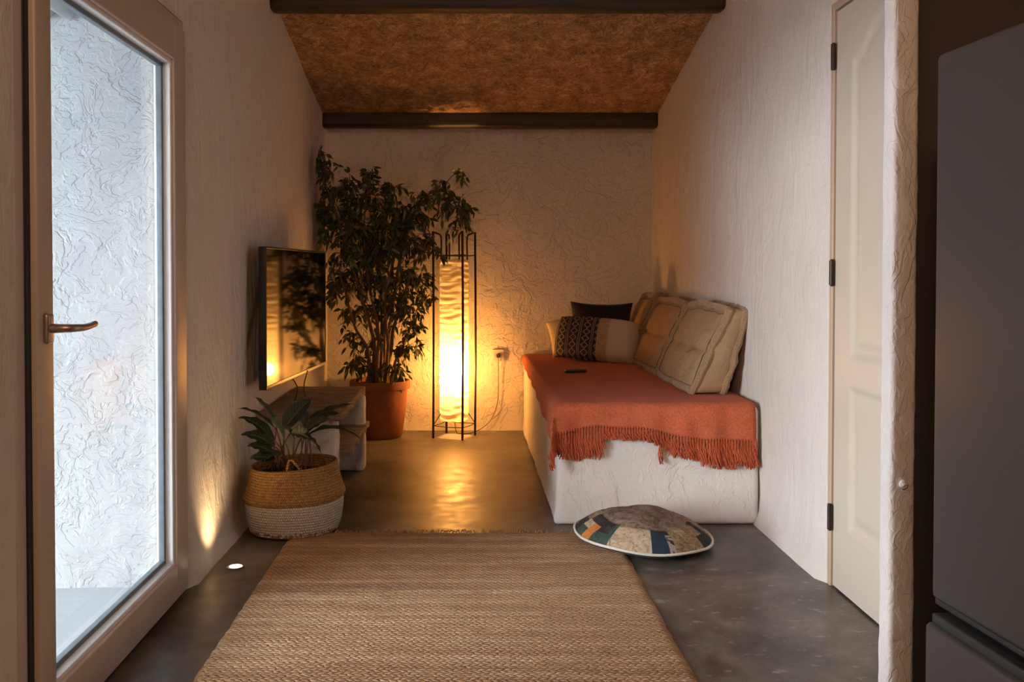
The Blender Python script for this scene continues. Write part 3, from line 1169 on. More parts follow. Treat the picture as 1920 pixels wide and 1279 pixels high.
def mattress_cushion(label, loc, rot, L, H, T, seed, top_t=0.6):
    root = thing('bench_cushion', label, 'cushion', loc, 'beige mattress cushions on the bench')
    R = Euler(rot).to_matrix().to_4x4()
    MT = Matrix.Translation(loc) @ R

    def shp(p):
        # local: x thickness (0 front), y length, z height
        u, v, w = p.x / T, (p.y) / (L / 2), p.z / H
        k = 1 - (1 - top_t) * w ** 1.5
        q = Vector((T * 0.5 + (p.x - T * 0.5) * k + T * 0.5 * (1 - k) * 0.4, p.y, p.z))
        bul = max(0, 1 - v ** 4) * max(0, 1 - (2 * w - 1) ** 4)
        side = (u - 0.5) * 2
        q.x += 0.028 * bul * side
        if side < -0.5:
            # tufting line across the middle and along two seams
            q.x += 0.030 * math.exp(-((w - 0.50 + 0.05 * nz((p.y, 0, 0), 6, seed)) / 0.030) ** 2) * max(0, 1 - v * v) ** 0.5
        q.y += 0.014 * (v if abs(v) > 0.8 else 0) * (1 - (2 * w - 1) ** 2) * (1 - side * side)
        q.z += 0.014 * (1 - v * v) * (1 if w > 0.7 else 0) - 0.010 * nz((p.y, 0, w), 4, seed)* (1 if w > 0.7 else 0)
        a = 0.014 * nz(p, 7, seed) + 0.009 * nz(p, 17, seed)
        q += Vector((a, a * 0.5, a * 0.3 if w > 0.2 else 0))
        q.x += p.z * lean
        q.y -= p.z * 0.10
        q.z = max(q.z, 0.0)
        return q
    b = MB().rbox((0, -L / 2, 0), (T, L / 2, H), 0.032, 0.025, shp)
    b.xf(MT)
    b.build('cover', M['cushion'], root)
    # rolled stitched edge around front face and back face
    for nm, xx in (('front_edge', 0.012), ('back_edge', T - 0.012)):
        loop = []
        rr = 0.02
        n = 34
        for i in range(n):
            loop.append((-L / 2 + rr + (L - 2 * rr) * i / n, rr * 0.4))
        for i in range(18):
            loop.append((L / 2 - rr * 0.4, rr + (H - 2 * rr) * i / 18))
        for i in range(n):
            loop.append((L / 2 - rr - (L - 2 * rr) * i / n, H - rr * 0.4))
        for i in range(18):
            loop.append((-L / 2 + rr * 0.4, H - rr - (H - 2 * rr) * i / 18))
        pts, out, inn, rad = [], [], [], []
        for i, (y, z) in enumerate(loop):
            p = shp(Vector((xx, y, z)))
            dirn = Vector((0, y / (L / 2), (z - H / 2) / (H / 2)))
            dirn = Vector((0, math.copysign(abs(dirn.y) ** 6, dirn.y), math.copysign(abs(dirn.z) ** 6, dirn.z)))
            dirn = dirn.normalized() if dirn.length > 1e-6 else dirn
            jit = 0.003 * nz((y, z, xx), 40, seed)
            lift = 0.010 if z > rr else 0.0
            pts.append(MT @ (p + dirn * (0.004 + jit) * (1 if z > rr else 0)))
            sx = -0.012 if nm == 'front_edge' else 0.012
            rad.append(0.0185 + 0.008 * nz((y * 3, z * 3, xx), 22, seed))
            ins = 0.031 + 0.003 * nz((y, z, 0), 30, seed)
            qy = max(-L / 2 + ins, min(L / 2 - ins, y))
            qz = max(ins, min(H - ins, z))
            fx = 0.0 if nm == 'front_edge' else T
            inn.append(MT @ (shp(Vector((fx, qy, qz))) + Vector((0.0008 if nm == 'front_edge' else -0.0008, 0, 0.001))))
            out.append(MT @ (p + dirn * 0.001 + Vector((-sx * 1.75, 0, 0))))
        e = MB().tube(pts, rad, 8, closed=True).build(nm, M['cushion_roll'], root)
        MB().tube(out, 0.0055, 6, closed=True).build('seam', M['cushion_seam'], e)
        MB().tube(inn, 0.0030, 6, closed=True).build('seam', M['cushion_seam'], e)
    return root


CZ = TZ + 0.014
mattress_cushion('near beige mattress cushion leaning on the right wall, its end facing the camera', (1.068, 4.955, CZ), (0, 0, 0), 0.82, 0.405, 0.165, 1.0, 0.55)
mattress_cushion('middle beige mattress cushion between the two other beige ones', (1.068, 5.81, CZ), (0, 0, 0), 0.80, 0.405, 0.165, 5.0, 0.55)
mattress_cushion('farthest beige mattress cushion in the corner behind the black pillow', (1.066, 6.535, CZ), (0, 0, 0), 0.52, 0.415, 0.165, 9.0, 0.55)


# ------------------------------------------------------------------ small pillows
def pillow(name, mat, label, loc, rot, w, h, t, seed, group='small pillows on the bench', pinch=0.05):
    b = MB()

    def surf(sg):
        def fn(u, v):
            a, c = 2 * u - 1, 2 * v - 1
            x = a * w / 2 * (1 - pinch * (1 - c * c) * abs(a))
            z = c * h / 2 * (1 - pinch * (1 - a * a) * abs(c))
            th = t / 2 * (max(0, 1 - a ** 4) * max(0, 1 - c ** 4)) ** 0.45
            th *= 1 + 0.12 * nz((x, z, sg), 9, seed)
            return Vector((x, sg * th, z))
        return fn
    b.grid(surf(-1), 36, 28)
    b.grid(surf(1), 36, 28, flip=True)
    o = b.build(name, mat, None, loc, rot, angle=80)
    tag(o, label, 'pillow', group)
    return o


zc = TZ + 0.012
pillow('lumbar_pillow', M['lumbar'], 'long pillow with dark diamond pattern and a plain cream end', (0.845, 6.27, zc + 0.140), (math.radians(-20), math.radians(3), math.radians(-25)), 0.53, 0.275, 0.19, 1.0, pinch=-0.07)
pillow('black_pillow', M['black_cloth'], 'black pillow peeking out behind the patterned pillow', (0.915, 6.55, zc + 0.19), (math.radians(-14), math.radians(1), math.radians(-10)), 0.43, 0.385, 0.10, 2.0, pinch=0.10)
pillow('cream_pillow', M['cream_cloth'], 'small cream pillow against the back wall left of the patterned one', (0.715, 6.60, zc + 0.142), (math.radians(-32), math.radians(-12), math.radians(-5)), 0.31, 0.29, 0.11, 3.0, pinch=0.08)

# remote control on the throw
rc = thing('remote_control', 'small black remote control lying on the terracotta throw', 'remote control', (0.625, 5.53, TZ + 0.011))
RM = Matrix.Translation((0.625, 5.53, TZ + 0.0125)) @ Matrix.Rotation(math.radians(15), 4, 'Z')
rb = MB().rbox((-0.065, -0.022, 0), (0.065, 0.022, 0.016), 0.007, 0.02).xf(RM).build('body', M['black_plastic'], rc)
kb = MB()
for i in range(6):
    for j in range(3):
        kb.rbox((-0.05 + i * 0.016, -0.015 + j * 0.011, 0.015), (-0.041 + i * 0.016, -0.008 + j * 0.011, 0.018), 0.001)
kb.xf(RM).build('buttons', M['grey_plastic'], rc)

# ------------------------------------------------------------------ jute rug
RX0, RX1, RYF, RYN = -0.77, 0.640, 4.125, 1.55
rug = thing('jute_rug', 'large braided natural jute rug on the concrete floor', 'rug', (-0.06, 2.8, 0))
mb = MB()


def rug_fn(u, v):
    x = RX0 + (RX1 - RX0) * u
    y = RYF + (RYN - RYF) * v
    e = 0.006 * nz((x, y, 0), 9, 3) + 0.004 * nz((x, y, 0), 30, 5)
    x += e if (u < 0.02 or u > 0.98) else 0
    y += 0.010 * nz((x, y, 0), 5, 7) * (1 if v < 0.02 else 0)
    z = 0.011 + 0.0015 * nz((x, y, 0), 6, 1)
    if u in (0, 1) or v in (0, 1):
        z = 0.003
    return Vector((x, y, z))


mb.grid(rug_fn, 90, 160, flip=True)
mb.build('woven_field', M['jute'], rug)
rr = random.Random(3)
b = MB()
for k in range(150):
    x = RX0 + (RX1 - RX0) * (k + rr.random()) / 150
    a = rr.uniform(-1.2, 1.2)
    L = rr.uniform(0.015, 0.04)
    p0 = Vector((x, RYF - 0.012, 0.010))
    p2 = p0 + Vector((math.sin(a) * L * 0.7, math.cos(a) * L, rr.uniform(-0.004, 0.006)))
    b.tube([p0, (p0 + p2) / 2 + Vector((0, 0, rr.uniform(0.004, 0.012))), p2], [0.003, 0.0028, 0.0015], 5)
tag(b.build('fringe', M['jute_plain'], rug), None, None, kind='stuff')
b = MB()
for k in range(70):
    c0 = Vector((-0.735, 4.095, 0.012))
    d = Vector((rr.gauss(0, 1), rr.gauss(0, 1), abs(rr.gauss(0, 1)))).normalized()
    L = rr.uniform(0.02, 0.042)
    b.tube([c0, c0 + d * L * 0.6 + Vector((0, 0, 0.006)), c0 + d * L], [0.004, 0.0035, 0.0015], 5)
b.build('corner_tuft', M['jute_plain'], rug)

# ------------------------------------------------------------------ round floor pouf
PC = Vector((0.735, 3.975, 0.0))
prot = (math.radians(1.0), math.radians(2.6), 0)
pouf = thing('floor_cushion', 'round patchwork floor cushion with pale piping by the bench', 'floor cushion', PC)
PR = 0.283
PM = Matrix.Translation(PC + Vector((0, 0, 0.030))) @ Euler(prot).to_matrix().to_4x4()
slots = ['p_taupe', 'p_beige', 'p_navy', 'p_navyline', 'p_brown', 'p_green', 'p_orange', 'p_black']


def patch_of(r, deg):
    deg %= 360
    if r < 0.62 + (0.04 if 240 < deg < 320 else 0):
        return 0
    if 229 <= deg < 268:
        return 1
    if 268 <= deg < 281:
        return 2
    if 281 <= deg < 289:
        return 3
    if 289 <= deg < 320:
        return 4
    if 320 <= deg < 350:
        return 7 if r > 0.84 or deg > 340 else 4
    if 207 <= deg < 229:
        if r > 0.86:
            return 5
        return 7 if deg < 222 else 5
    if 196 <= deg < 207:
        return 6 if r > 0.76 else 7
    if 180 <= deg < 196:
        return 5 if r > 0.88 else (1 if r > 0.78 else 7)
    if 160 <= deg < 180:
        return 7 if r > 0.8 else 4
    return (4, 0, 7, 1, 0, 4, 3, 0)[int(((deg + 10) % 360) / 22) % 8]


b = MB()
SEG, RINGS = 120, 26
vs, fs, mi = [], [], []
for i in range(RINGS + 1):
    f = i / RINGS
    r = PR * f
    for k in range(SEG):
        a = 2 * PI * k / SEG
        zz = 0.102 * (1 - f ** 2.2) ** 0.8
        p = Vector((r * math.cos(a), r * math.sin(a), zz + 0.016))
        p.z += 0.010 * nz(p, 9, 2) * (1 - f ** 6) + 0.004 * nz(p, 24, 5) * (1 - f ** 6)
        # slight seam valley round the middle circle and between the patches
        p.z -= 0.006 * math.exp(-((f - 0.60) / 0.035) ** 2)
        p.x *= 1 + 0.012 * math.sin(3 * a)
        p.y *= 1 + 0.012 * math.sin(2 * a + 1)
        vs.append(p)
for i in range(RINGS):
    for k in range(SEG):
        l = (k + 1) % SEG
        fs.append((i * SEG + k, (i + 1) * SEG + k, (i + 1) * SEG + l, i * SEG + l))
        mi.append(patch_of((i + 0.5) / RINGS, (k + 0.5) * 360 / SEG))
b.add(vs, fs, mi).xf(PM)
b.build('patchwork_top', [M[s] for s in slots], pouf)
b = MB().lathe([(0.0, -0.012), (0.15, -0.014), (0.235, -0.006), (PR - 0.004, 0.012), (PR, 0.018)], 96, (0, 0, 0)).xf(PM)
b.build('underside', M['pipe_white'], pouf)
for nm, zz, r0, rad, mt in (('piping', 0.017, PR + 0.003, 0.0055, 'pipe_white'), ('dark_piping', 0.007, PR - 0.010, 0.005, 'black_cloth')):
    pts = []
    for k in range(96):
        a = 2 * PI * k / 96
        rr_ = r0 + 0.002 * nz((math.cos(a), math.sin(a), zz), 6, 3)
        pts.append(PM @ Vector((rr_ * math.cos(a) * (1 + 0.012 * math.sin(3 * a)), rr_ * math.sin(a) * (1 + 0.012 * math.sin(2 * a + 1)), zz + 0.003 * math.sin(5 * a))))
    MB().tube(pts, rad, 8, closed=True).build(nm, M[mt], pouf)

# ------------------------------------------------------------------ stone-topped console by the left wall
con = thing('stone_console', 'low white plaster shelf unit with rough stone slabs under the television', 'shelf', (-0.8, 5.08, 0))


def rough(seed, a1=0.006, a2=0.004):
    def fn(p):
        a = a1 * nz(p, 6, seed) + a2 * nz(p, 20, seed)
        return Vector((p.x + a, p.y + a * 0.7, max(0, p.z + a * 0.4) if p.z > 0.01 else p.z))
    return fn


MB().rbox((XL + 0.002, 4.60, 0), (-0.640, 4.70, 0.432), 0.016, 0.04, rough(2)).build('side_panel', M['plaster_bench'], con)
MB().rbox((XL + 0.002, 5.44, 0), (-0.600, 5.55, 0.432), 0.016, 0.04, rough(6)).build('side_panel', M['plaster_bench'], con)


def slab(seed):
    def fn(p):
        q = p.copy()
        e = 0.018 * nz((p.x, p.y, 0), 9, seed) + 0.010 * nz((p.x, p.y, p.z * 3), 28, seed)
        if p.x > -0.68:
            q.x += e
        if p.y < 4.66:
            q.y += e
        if p.y > 5.5:
            q.y += e
        q.z += 0.004 * nz(p, 12, seed)
        return q
    return fn


MB().rbox((XL + 0.002, 4.55, 0.428), (-0.612, 5.62, 0.470), 0.008, 0.03, slab(3)).build('stone_slab', M['stone'], con)
MB().rbox((XL + 0.002, 4.69, 0.232), (-0.585, 5.60, 0.268), 0.008, 0.03, slab(8)).build('stone_slab', M['stone'], con)

# ------------------------------------------------------------------ television
tv = thing('television', 'black wall-mounted television reflecting the lamp and the tree', 'television', (-0.87, 4.87, 0.61))
yaw = math.radians(4.0)
TW, TH = 1.24, 0.66
# local: x = out of the screen, y = along the width (away from the camera), z up
TM = Matrix.Translation((-0.925, 4.33, 0.605)) @ Matrix.Rotation(-yaw, 4, 'Z')
hs = MB().rbox((-0.034, 0, 0), (0.0, TW, TH), 0.005, 0.5).xf(TM).build('housing', M['black_plastic'], tv)
MB().rbox((-0.058, 0.22, 0.12), (-0.03, TW - 0.22, TH - 0.14), 0.01).xf(TM).build('back_cover', M['black_plastic'], tv)
fz = MB()
fz.rbox((-0.004, 0, TH - 0.010), (0.0035, TW, TH), 0.002)
fz.rbox((-0.004, 0, 0), (0.0035, TW, 0.018), 0.002)
fz.rbox((-0.004, 0, 0.016), (0.0035, 0.010, TH - 0.008), 0.002)
fz.rbox((-0.004, TW - 0.010, 0.016), (0.0035, TW, TH - 0.008), 0.002)
fz.xf(TM).build('bezel', M['black_plastic'], tv)
MB().box((-0.003, 0.009, 0.017), (0.0012, TW - 0.009, TH - 0.009)).xf(TM).build('screen', M['screen'], tv, smooth=False)
br = MB().rbox((XL - 0.002, 4.72, 0.80), (XL + 0.02, 5.00, 1.05), 0.005)
br.tube([(XL + 0.015, 4.86, 0.93), (-0.935, 4.86, 0.93)], 0.018, 8)
br.build('wall_bracket', M['black_plastic'], tv)
for a, b_, c in (((545, 716, 4.86), (558, 728, 4.90), (552, 752, 4.95)), ((577, 705, 5.10), (570, 722, 5.10), (573, 742, 5.12))):
    p = [P(*a), P(*b_), P(*c)]
    p[0].z += 0.03
    p[2].z = 0.474
    MB().tube(cr(p, 8), 0.0032, 6).build('cable', M['cord'], tv)

# ------------------------------------------------------------------ basket with plant
BC = Vector((-0.775, 4.205, 0))
bk = thing('plant_basket', 'woven seagrass basket with white painted base near the left wall', 'basket', BC)


def bk_fn(p):
    a = math.atan2(p.y, p.x)
    f = 1 + 0.02 * math.sin(2 * a + 0.5) + 0.012 * math.sin(5 * a)
    tilt = 0.010 * math.cos(a - 0.3) * (p.z / 0.3)
    return Vector((p.x * f, p.y * f, p.z + tilt))


MB().lathe([(0.0, 0.0), (0.165, 0.0), (0.192, 0.010), (0.205, 0.05), (0.212, 0.10), (0.214, 0.135), (0.212, 0.148)], 72, BC, bk_fn, close=False).build('white_base', M['basket_white'], bk)
up = MB().lathe([(0.211, 0.146), (0.217, 0.150), (0.224, 0.166), (0.221, 0.176), (0.212, 0.195), (0.203, 0.225), (0.196, 0.255), (0.191, 0.285),
                 (0.189, 0.298), (0.184, 0.302), (0.179, 0.297), (0.180, 0.24), (0.19, 0.19)], 72, BC, bk_fn, close=False).build('straw_band', M['basket_straw'], bk)
MB().lathe([(0.0, 0.255), (0.10, 0.258), (0.184, 0.248)], 40, BC).build('soil', M['soil'], bk)
# small loop handle bent over the rim towards the room
hb = cr([P(538, 882, 4.02), P(541, 866, 4.01), P(548, 864, 4.00), P(562, 880, 4.02)], 6)
MB().tube(hb, 0.005, 7).build('loop_handle', M['basket_straw'], bk)

pt = thing('striped_plant', 'low plant with long dark striped leaves growing in the woven basket', 'plant', (BC.x, BC.y, 0.255))


def big_leaf(start, tip, Ys, Yt, w, sag, roll, root_px):
    a, c = P(*start, Ys), P(*tip, Yt)
    L = (c - a).length
    n = 16
    ax = (c - a).normalized()
    side = ax.cross(Vector((0, 0, 1)))
    side = side.normalized() if side.length > 0.05 else Vector((1, 0, 0))
    side = (Matrix.Rotation(roll, 3, ax) @ side)
    up_ = side.cross(ax)
    if up_.z < 0:
        up_ = -up_
    b = MB()
    vs, uv = [], []
    for i in range(n + 1):
        f = i / n
        p = a.lerp(c, f) + Vector((0, 0, 1)) * sag * 4 * f * (1 - f)
        ww = w / 2 * (math.sin(PI * min(1, f ** 0.75)) ** 0.8 if 0 < f < 1 else 0) + 0.0006
        for j in range(7):
            q = j / 3 - 1
            fold = 0.32 * abs(q) * ww + 0.003 * math.sin(f * 20 + q * 2) * abs(q)
            vs.append(p + side * q * ww + up_ * fold)
            uv.append((j / 6, f))
    fs = []
    for i in range(n):
        for j in range(6):
            fs.append((i * 7 + j, i * 7 + j + 1, (i + 1) * 7 + j + 1, (i + 1) * 7 + j))
    b.add(vs, fs)
    b.uv = uv
    lf = b.build('leaf', M['big_leaf'], pt, angle=80)
    r0 = Vector((BC.x + root_px[0], BC.y + root_px[1], 0.25))
    mid = r0.lerp(a, 0.55) + Vector((0, 0, 0.02))
    MB().tube(cr([r0, mid, a], 6), 0.0036, 6).build('stalk', M['petiole'], lf)


leaves = [
    ((518, 806), (446, 766), 4.12, 4.16, 0.046, 0.020, 0.5),
    ((514, 826), (447, 783), 4.08, 4.12, 0.050, 0.022, -0.3),
    ((515, 838), (452, 815), 4.05, 4.06, 0.052, 0.018, -0.6),
    ((519, 800), (477, 744), 4.22, 4.26, 0.048, 0.012, 0.9),
    ((534, 829), (505, 783), 4.00, 4.04, 0.062, 0.016, 0.9),
    ((512, 850), (464, 836), 4.02, 4.02, 0.055, 0.012, -0.5),
    ((516, 862), (468, 860), 4.02, 4.02, 0.050, 0.010, -0.7),
    ((532, 806), (584, 748), 4.22, 4.30, 0.072, 0.012, 0.6),
    ((570, 812), (566, 748), 4.28, 4.34, 0.052, 0.000, 0.9),
    ((580, 786), (664, 757), 4.24, 4.30, 0.050, 0.006, 0.2),
    ((574, 808), (617, 784), 4.16, 4.18, 0.048, 0.008, 0.6),
    ((578, 816), (676, 823), 4.10, 4.10, 0.062, 0.036, -0.3),
    ((566, 814), (603, 852), 4.08, 4.04, 0.042, 0.016, -0.3),
    ((545, 812), (586, 826), 4.06, 4.06, 0.062, 0.010, -0.9),
    ((552, 822), (530, 800), 4.10, 4.12, 0.045, 0.008, 0.8),
    ((575, 792), (640, 775), 4.30, 4.38, 0.046, 0.010, 0.4),
    ((528, 852), (492, 868), 3.99, 4.00, 0.040, 0.012, -0.4),
]
rl = random.Random(5)
for lf in leaves:
    lf = lf[:4] + (lf[4] * 1.22,) + lf[5:]
    big_leaf(*lf, (0.05 * rl.uniform(-1, 1) - 0.02 + (0.05 if lf[0][0] > 545 else -0.03), rl.uniform(-0.07, 0.05)))

# ------------------------------------------------------------------ fig tree in a terracotta pot
TC = Vector((-0.615, 6.60, 0))
pot = thing('terracotta_pot', 'large round terracotta pot on the floor in the back left corner', 'pot', TC)
MB().lathe([(0.0, 0.0), (0.142, 0.0), (0.155, 0.012), (0.176, 0.16), (0.190, 0.32), (0.193, 0.335), (0.207, 0.338), (0.211, 0.350), (0.211, 0.388), (0.205, 0.395),
            (0.190, 0.394), (0.184, 0.385), (0.180, 0.30)], 72, TC, close=False).build('clay_pot', M['terracotta'], pot)
MB().lathe([(0.0, 0.372), (0.10, 0.374), (0.184, 0.366)], 40, TC).build('soil', M['soil'], pot)
tree = thing('fig_tree', 'tall weeping fig tree growing in the terracotta pot', 'tree', (TC.x, TC.y, 0.37))
rg = random.Random(21)


def base_pt(dx, dy):
    return Vector((TC.x + dx, TC.y + dy, 0.368))


stem_px = [
    ((-0.05, 0.02), [(700, 640, 6.52), (672, 540, 6.42), (640, 430, 6.30), (612, 350, 6.20), (596, 300, 6.14)]),
    ((-0.02, -0.05), [(708, 620, 6.50), (690, 520, 6.46), (682, 430, 6.44), (694, 340, 6.42)]),
    ((0.03, 0.03), [(722, 600, 6.58), (735, 500, 6.56), (752, 420, 6.55), (790, 375, 6.52), (832, 350, 6.50)]),
    ((0.05, -0.03), [(738, 620, 6.52), (762, 540, 6.48), (790, 470, 6.46), (806, 440, 6.45)]),
    ((-0.07, -0.03), [(690, 660, 6.48), (664, 610, 6.40), (645, 540, 6.32), (632, 490, 6.28)]),
    ((0.07, 0.02), [(745, 670, 6.56), (768, 620, 6.54), (782, 580, 6.52)]),
    ((0.01, 0.0), [(716, 600, 6.60), (712, 500, 6.60), (722, 420, 6.58), (740, 360, 6.56)]),
    ((0.04, -0.06), [(728, 650, 6.44), (722, 560, 6.40), (742, 470, 6.38)]),
    ((0.02, 0.05), [(760, 440, 6.62), (815, 365, 6.56), (850, 375, 6.50), (868, 430, 6.46)]),
]
stem_samples = []
for (off, px) in stem_px:
    pts = [base_pt(*off)] + [P(*p) for p in px]
    pl_ = cr(pts, 8)
    n = len(pl_)
    pl_ = [p + Vector((0.008 * nz(p, 7, 3), 0.008 * nz(p, 7, 9), 0)) for p in pl_]
    MB().tube(pl_, [0.0125 * (1 - i / n) + 0.0028 for i in range(n)], 7).build('stem', M['bark'], tree)
    stem_samples += pl_[4:]

blobs = [(597, 296, 13), (610, 322, 20), (628, 365, 28), (608, 395, 22), (600, 438, 20), (640, 415, 32), (656, 345, 14), (697, 325, 13), (700, 365, 26),
         (678, 392, 30), (735, 358, 18), (745, 400, 32), (790, 372, 17), (775, 412, 28), (824, 342, 12), (830, 375, 22), (856, 392, 20), (866, 326, 8),
         (876, 396, 9), (862, 424, 15), (690, 440, 36), (640, 476, 34), (720, 470, 36), (768, 458, 32), (800, 470, 22), (660, 528, 34), (702, 528, 34),
         (750, 528, 32), (788, 528, 20), (636, 545, 18), (668, 588, 24), (722, 584, 24), (768, 588, 26), (797, 562, 16), (662, 640, 17), (674, 680, 20),
         (694, 700, 20), (760, 662, 18), (776, 622, 18), (738, 694, 18), (778, 652, 10), (702, 640, 16), (655, 430, 30), (730, 430, 34), (690, 490, 34), (745, 560, 26)]
fol, br_ = MB(), MB()
lv, lf_, lm = [], [], []


def add_leaf(p, d, size):
    d = (d + Vector((0, 0, -0.55)) + Vector((rg.gauss(0, .35), rg.gauss(0, .35), rg.gauss(0, .25)))).normalized()
    s = d.cross(Vector((rg.gauss(0, 1), rg.gauss(0, 1), rg.gauss(0, 0.6)))).normalized()
    u = s.cross(d)
    L, W = size, size * rg.uniform(0.40, 0.5)
    k = len(lv)
    a = p + d * 0.008
    q = [a, a + d * L * 0.3 + s * W * 0.42 + u * W * .12, a + d * L * 0.3 - s * W * 0.42 + u * W * .12, a + d * L * 0.35,
         a + d * L * 0.62 + s * W * 0.38 + u * W * .08 - Vector((0, 0, L * .05)), a + d * L * 0.62 - s * W * 0.38 + u * W * .08 - Vector((0, 0, L * .05)), a + d * L * 0.65 - Vector((0, 0, L * .06)),
         a + d * L - Vector((0, 0, L * .16))]
    for x in q:
        if x.x < XL + 0.014 or x.y > YB - 0.03:
            return
    lv.extend(q)
    f = [(0, 3, 1), (0, 2, 3), (1, 3, 6, 4), (2, 5, 6, 3), (4, 6, 7), (5, 7, 6)]
    lf_.extend(tuple(i + k for i in x) for x in f)
    m = 1 if rg.random() < 0.16 else 0
    lm.extend([m] * 6)


for (px, py, r) in blobs:
    Yc = 6.20 if px < 625 else (6.32 if px < 660 else 6.50)
    Yc += rg.uniform(-0.05, 0.08)
    c = P(px, py, Yc)
    R = r / 268.0
    near = min(stem_samples, key=lambda s: (s - c).length + (0.25 if s.z > c.z else 0))
    if (near - c).length > 0.02:
        mid = near.lerp(c, 0.5) + Vector((0, 0, 0.03))
        br_.tube(cr([near, mid, c], 5), [0.0036] * 4 + [0.003] * 3 + [0.002] * 4, 5)
    nt = max(3, int(2 + r * 0.58))
    for k in range(nt):
        d = Vector((rg.gauss(0, 1), rg.gauss(0, 1) * 0.9, rg.gauss(0.15, 0.8))).normalized()
        L = R * rg.uniform(0.6, 1.35) + 0.015
        e = c + d * L + Vector((0, 0, -0.25 * L))
        e.x = max(e.x, XL + 0.05)
        e.y = min(e.y, YB - 0.08)
        m = c + d * L * 0.55 + Vector((0, 0, 0.02))
        m.x = max(m.x, XL + 0.05)
        pl_ = cr([c, m, e], 4)
        br_.tube(pl_, [0.0018] * (len(pl_) - 1) + [0.001], 4)
        nl = max(4, int(L / 0.016))
        for q in range(nl):
            f = 0.25 + 0.75 * (q + rg.random()) / nl
            i = min(len(pl_) - 2, int(f * (len(pl_) - 1)))
            p = pl_[i].lerp(pl_[i + 1], f * (len(pl_) - 1) - i)
            t = (pl_[i + 1] - pl_[i]).normalized()
            sd = Vector((rg.gauss(0, 1), rg.gauss(0, 1), rg.gauss(0, 1))).normalized()
            add_leaf(p, t * 0.6 + sd * 0.8, rg.uniform(0.042, 0.066))
br_.build('twigs', M['bark'], tree)
fol.add(lv, lf_, lm)
fol.build('foliage', [M['fig_leaf'], M['fig_leaf_pale']], tree, angle=70)

# ------------------------------------------------------------------ floor lamp
LC = Vector((-0.098, 6.585, 0))
corners = [Vector((-0.242, 6.530, 0)), Vector((-0.040, 6.440, 0)), Vector((0.0475, 6.640, 0)), Vector((-0.155, 6.730, 0))]
lamp = thing('floor_lamp', 'tall lit paper floor lamp in a dark iron rod frame', 'floor lamp', LC)
for c in corners:
    MB().tube([c, c + Vector((0.004, 0, 0.5)), c + Vector((0.003, 0, 1.0)), c + Vector((0, 0, 1.425))], 0.0082, 10).build('leg', M['iron'], lamp)
for nm, z, r in (('upper_ring', 1.262, 0.0045), ('lower_ring', 0.085, 0.0028)):
    b = MB()
    for a, c in zip(corners, corners[1:] + corners[:1]):
        b.tube([a + Vector((0, 0, z)), a.lerp(c, 0.5) + Vector((0, 0, z - 0.004)), c + Vector((0, 0, z))], r, 7)
    b.build(nm, M['iron'], lamp)
# bent hooks carrying the shade from the tops of the legs
for c in corners:
    ic = LC.lerp(c, 0.62)
    p = cr([c + Vector((0, 0, 1.418)), c.lerp(ic, 0.5) + Vector((0, 0, 1.412)), ic + Vector((0, 0, 1.385)), ic + Vector((0, 0, 1.26)), ic + Vector((0, 0, 1.225))], 5)
    MB().tube(p, 0.0058, 7).build('hook', M['iron'], lamp)
SB, ST = 0.115, 1.232


def shade_sec(u):
    """rounded square section, u in 0..1"""
    k = u * 4
    i = int(k) % 4
    f = k - int(k)
    s = 0.72
    a, b2 = LC.lerp(corners[i], s), LC.lerp(corners[(i + 1) % 4], s)
    p = a.lerp(b2, f)
    d = p - LC
    m = (a.lerp(b2, 0.5) - LC).length
    lim = m * 1.30
    if d.length > lim:
        p = LC + d.normalized() * (lim + (d.length - lim) * 0.35)
    return p


def shade_fn(u, v):
    p = shade_sec(u)
    z = SB + (ST - SB) * v
    d = (p - LC).normalized()
    cr_ = 0.0035 * math.sin(z * 120 + 1.5 * math.sin(u * 18)) * noise.noise(Vector((p.x * 8, p.y * 8, z * 9))) * 1.6
    cr_ += 0.003 * noise.noise(Vector((p.x * 14, p.y * 14, z * 40)))
    pin = -0.006 * math.exp(-((v - 0.985) / 0.012) ** 2)
    return p + d * (cr_ + pin) + Vector((0, 0, z))


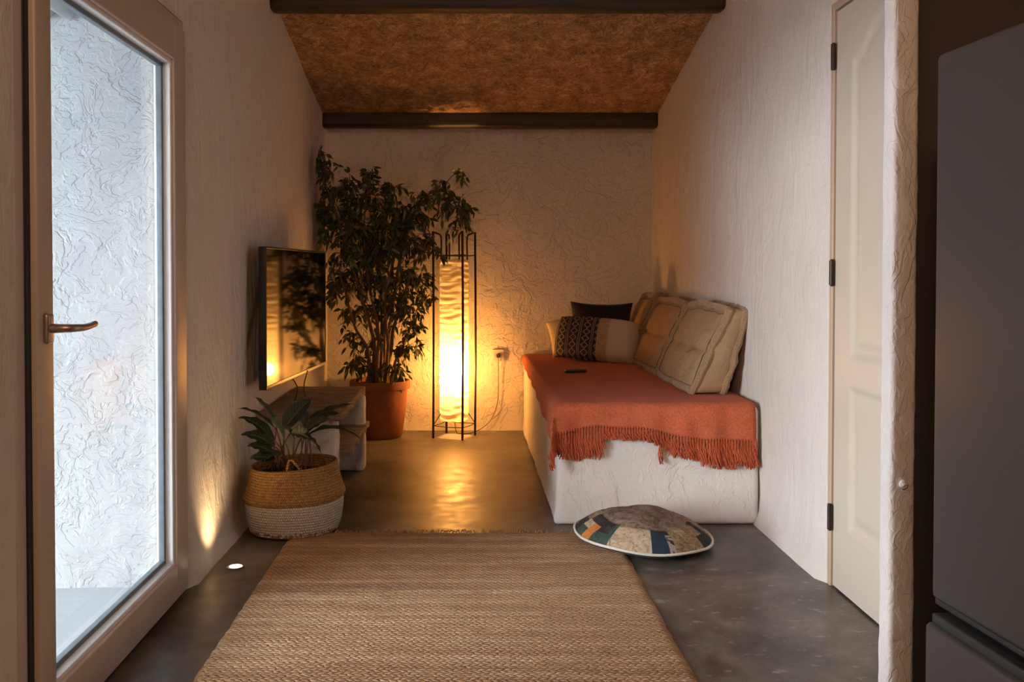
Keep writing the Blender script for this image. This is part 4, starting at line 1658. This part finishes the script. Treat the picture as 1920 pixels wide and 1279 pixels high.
b = MB().grid(shade_fn, 96, 220)
b.build('paper_shade', M['shade'], lamp)
BZc = 0.46
MB().lathe([(0.0, -0.045), (0.018, -0.042), (0.036, -0.020), (0.042, 0.0), (0.036, 0.022), (0.018, 0.042), (0.0, 0.046)], 20, LC + Vector((0, 0, BZc))).build('bulb', M['bulb'], lamp)
b = MB().lathe([(0.0, -0.10), (0.018, -0.10), (0.020, -0.05), (0.014, -0.038), (0.0, -0.038)], 16, LC + Vector((0, 0, BZc)))
b.build('bulb_holder', M['iron'], lamp)
b = MB()
for c in (corners[0], corners[2]):
    b.tube([LC + Vector((0, 0, BZc - 0.09)), LC.lerp(c, 0.5) + Vector((0, 0, 0.2)), c + Vector((0, 0, 0.085))], 0.003, 6)
b.build('bulb_stay', M['iron'], lamp)
SOX, SOZ = 0.215, 0.545
yw = YB - 0.022
cd = cr([Vector((SOX, yw - 0.03, SOZ - 0.012)), Vector((SOX + 0.002, yw - 0.012, SOZ - 0.12)), Vector((SOX - 0.002, yw - 0.008, 0.22)), Vector((SOX - 0.045, yw - 0.012, 0.09)),
         Vector((0.11, yw - 0.03, 0.03)), Vector((0.03, 6.72, 0.006)), Vector((-0.04, 6.68, 0.006)), Vector((-0.09, 6.64, 0.05)), LC + Vector((0, 0.01, 0.37))], 8)
MB().tube(cd, 0.0028, 6).build('power_cord', M['cord'], lamp)
MB().lathe([(0.0, 0.0), (0.016, 0.0), (0.017, 0.02), (0.010, 0.03), (0.0, 0.03)], 14).xf(Matrix.Translation((SOX, yw - 0.010, SOZ)) @ Matrix.Rotation(PI / 2, 4, 'X')).build('plug', M['plug'], lamp)

so = thing('wall_socket', 'small white power socket on the back wall right of the lamp', 'socket', (SOX, yw, SOZ))
MB().rbox((SOX - 0.042, yw - 0.010, SOZ - 0.042), (SOX + 0.042, yw + 0.014, SOZ + 0.042), 0.004, 0.03).build('plate', M['white_plastic'], so)
MB().lathe([(0.028, 0.0), (0.030, 0.003), (0.026, 0.003), (0.024, -0.002)], 24, close=False).xf(Matrix.Translation((SOX, yw - 0.0095, SOZ)) @ Matrix.Rotation(PI / 2, 4, 'X')).build('socket_ring', M['white_plastic'], so)
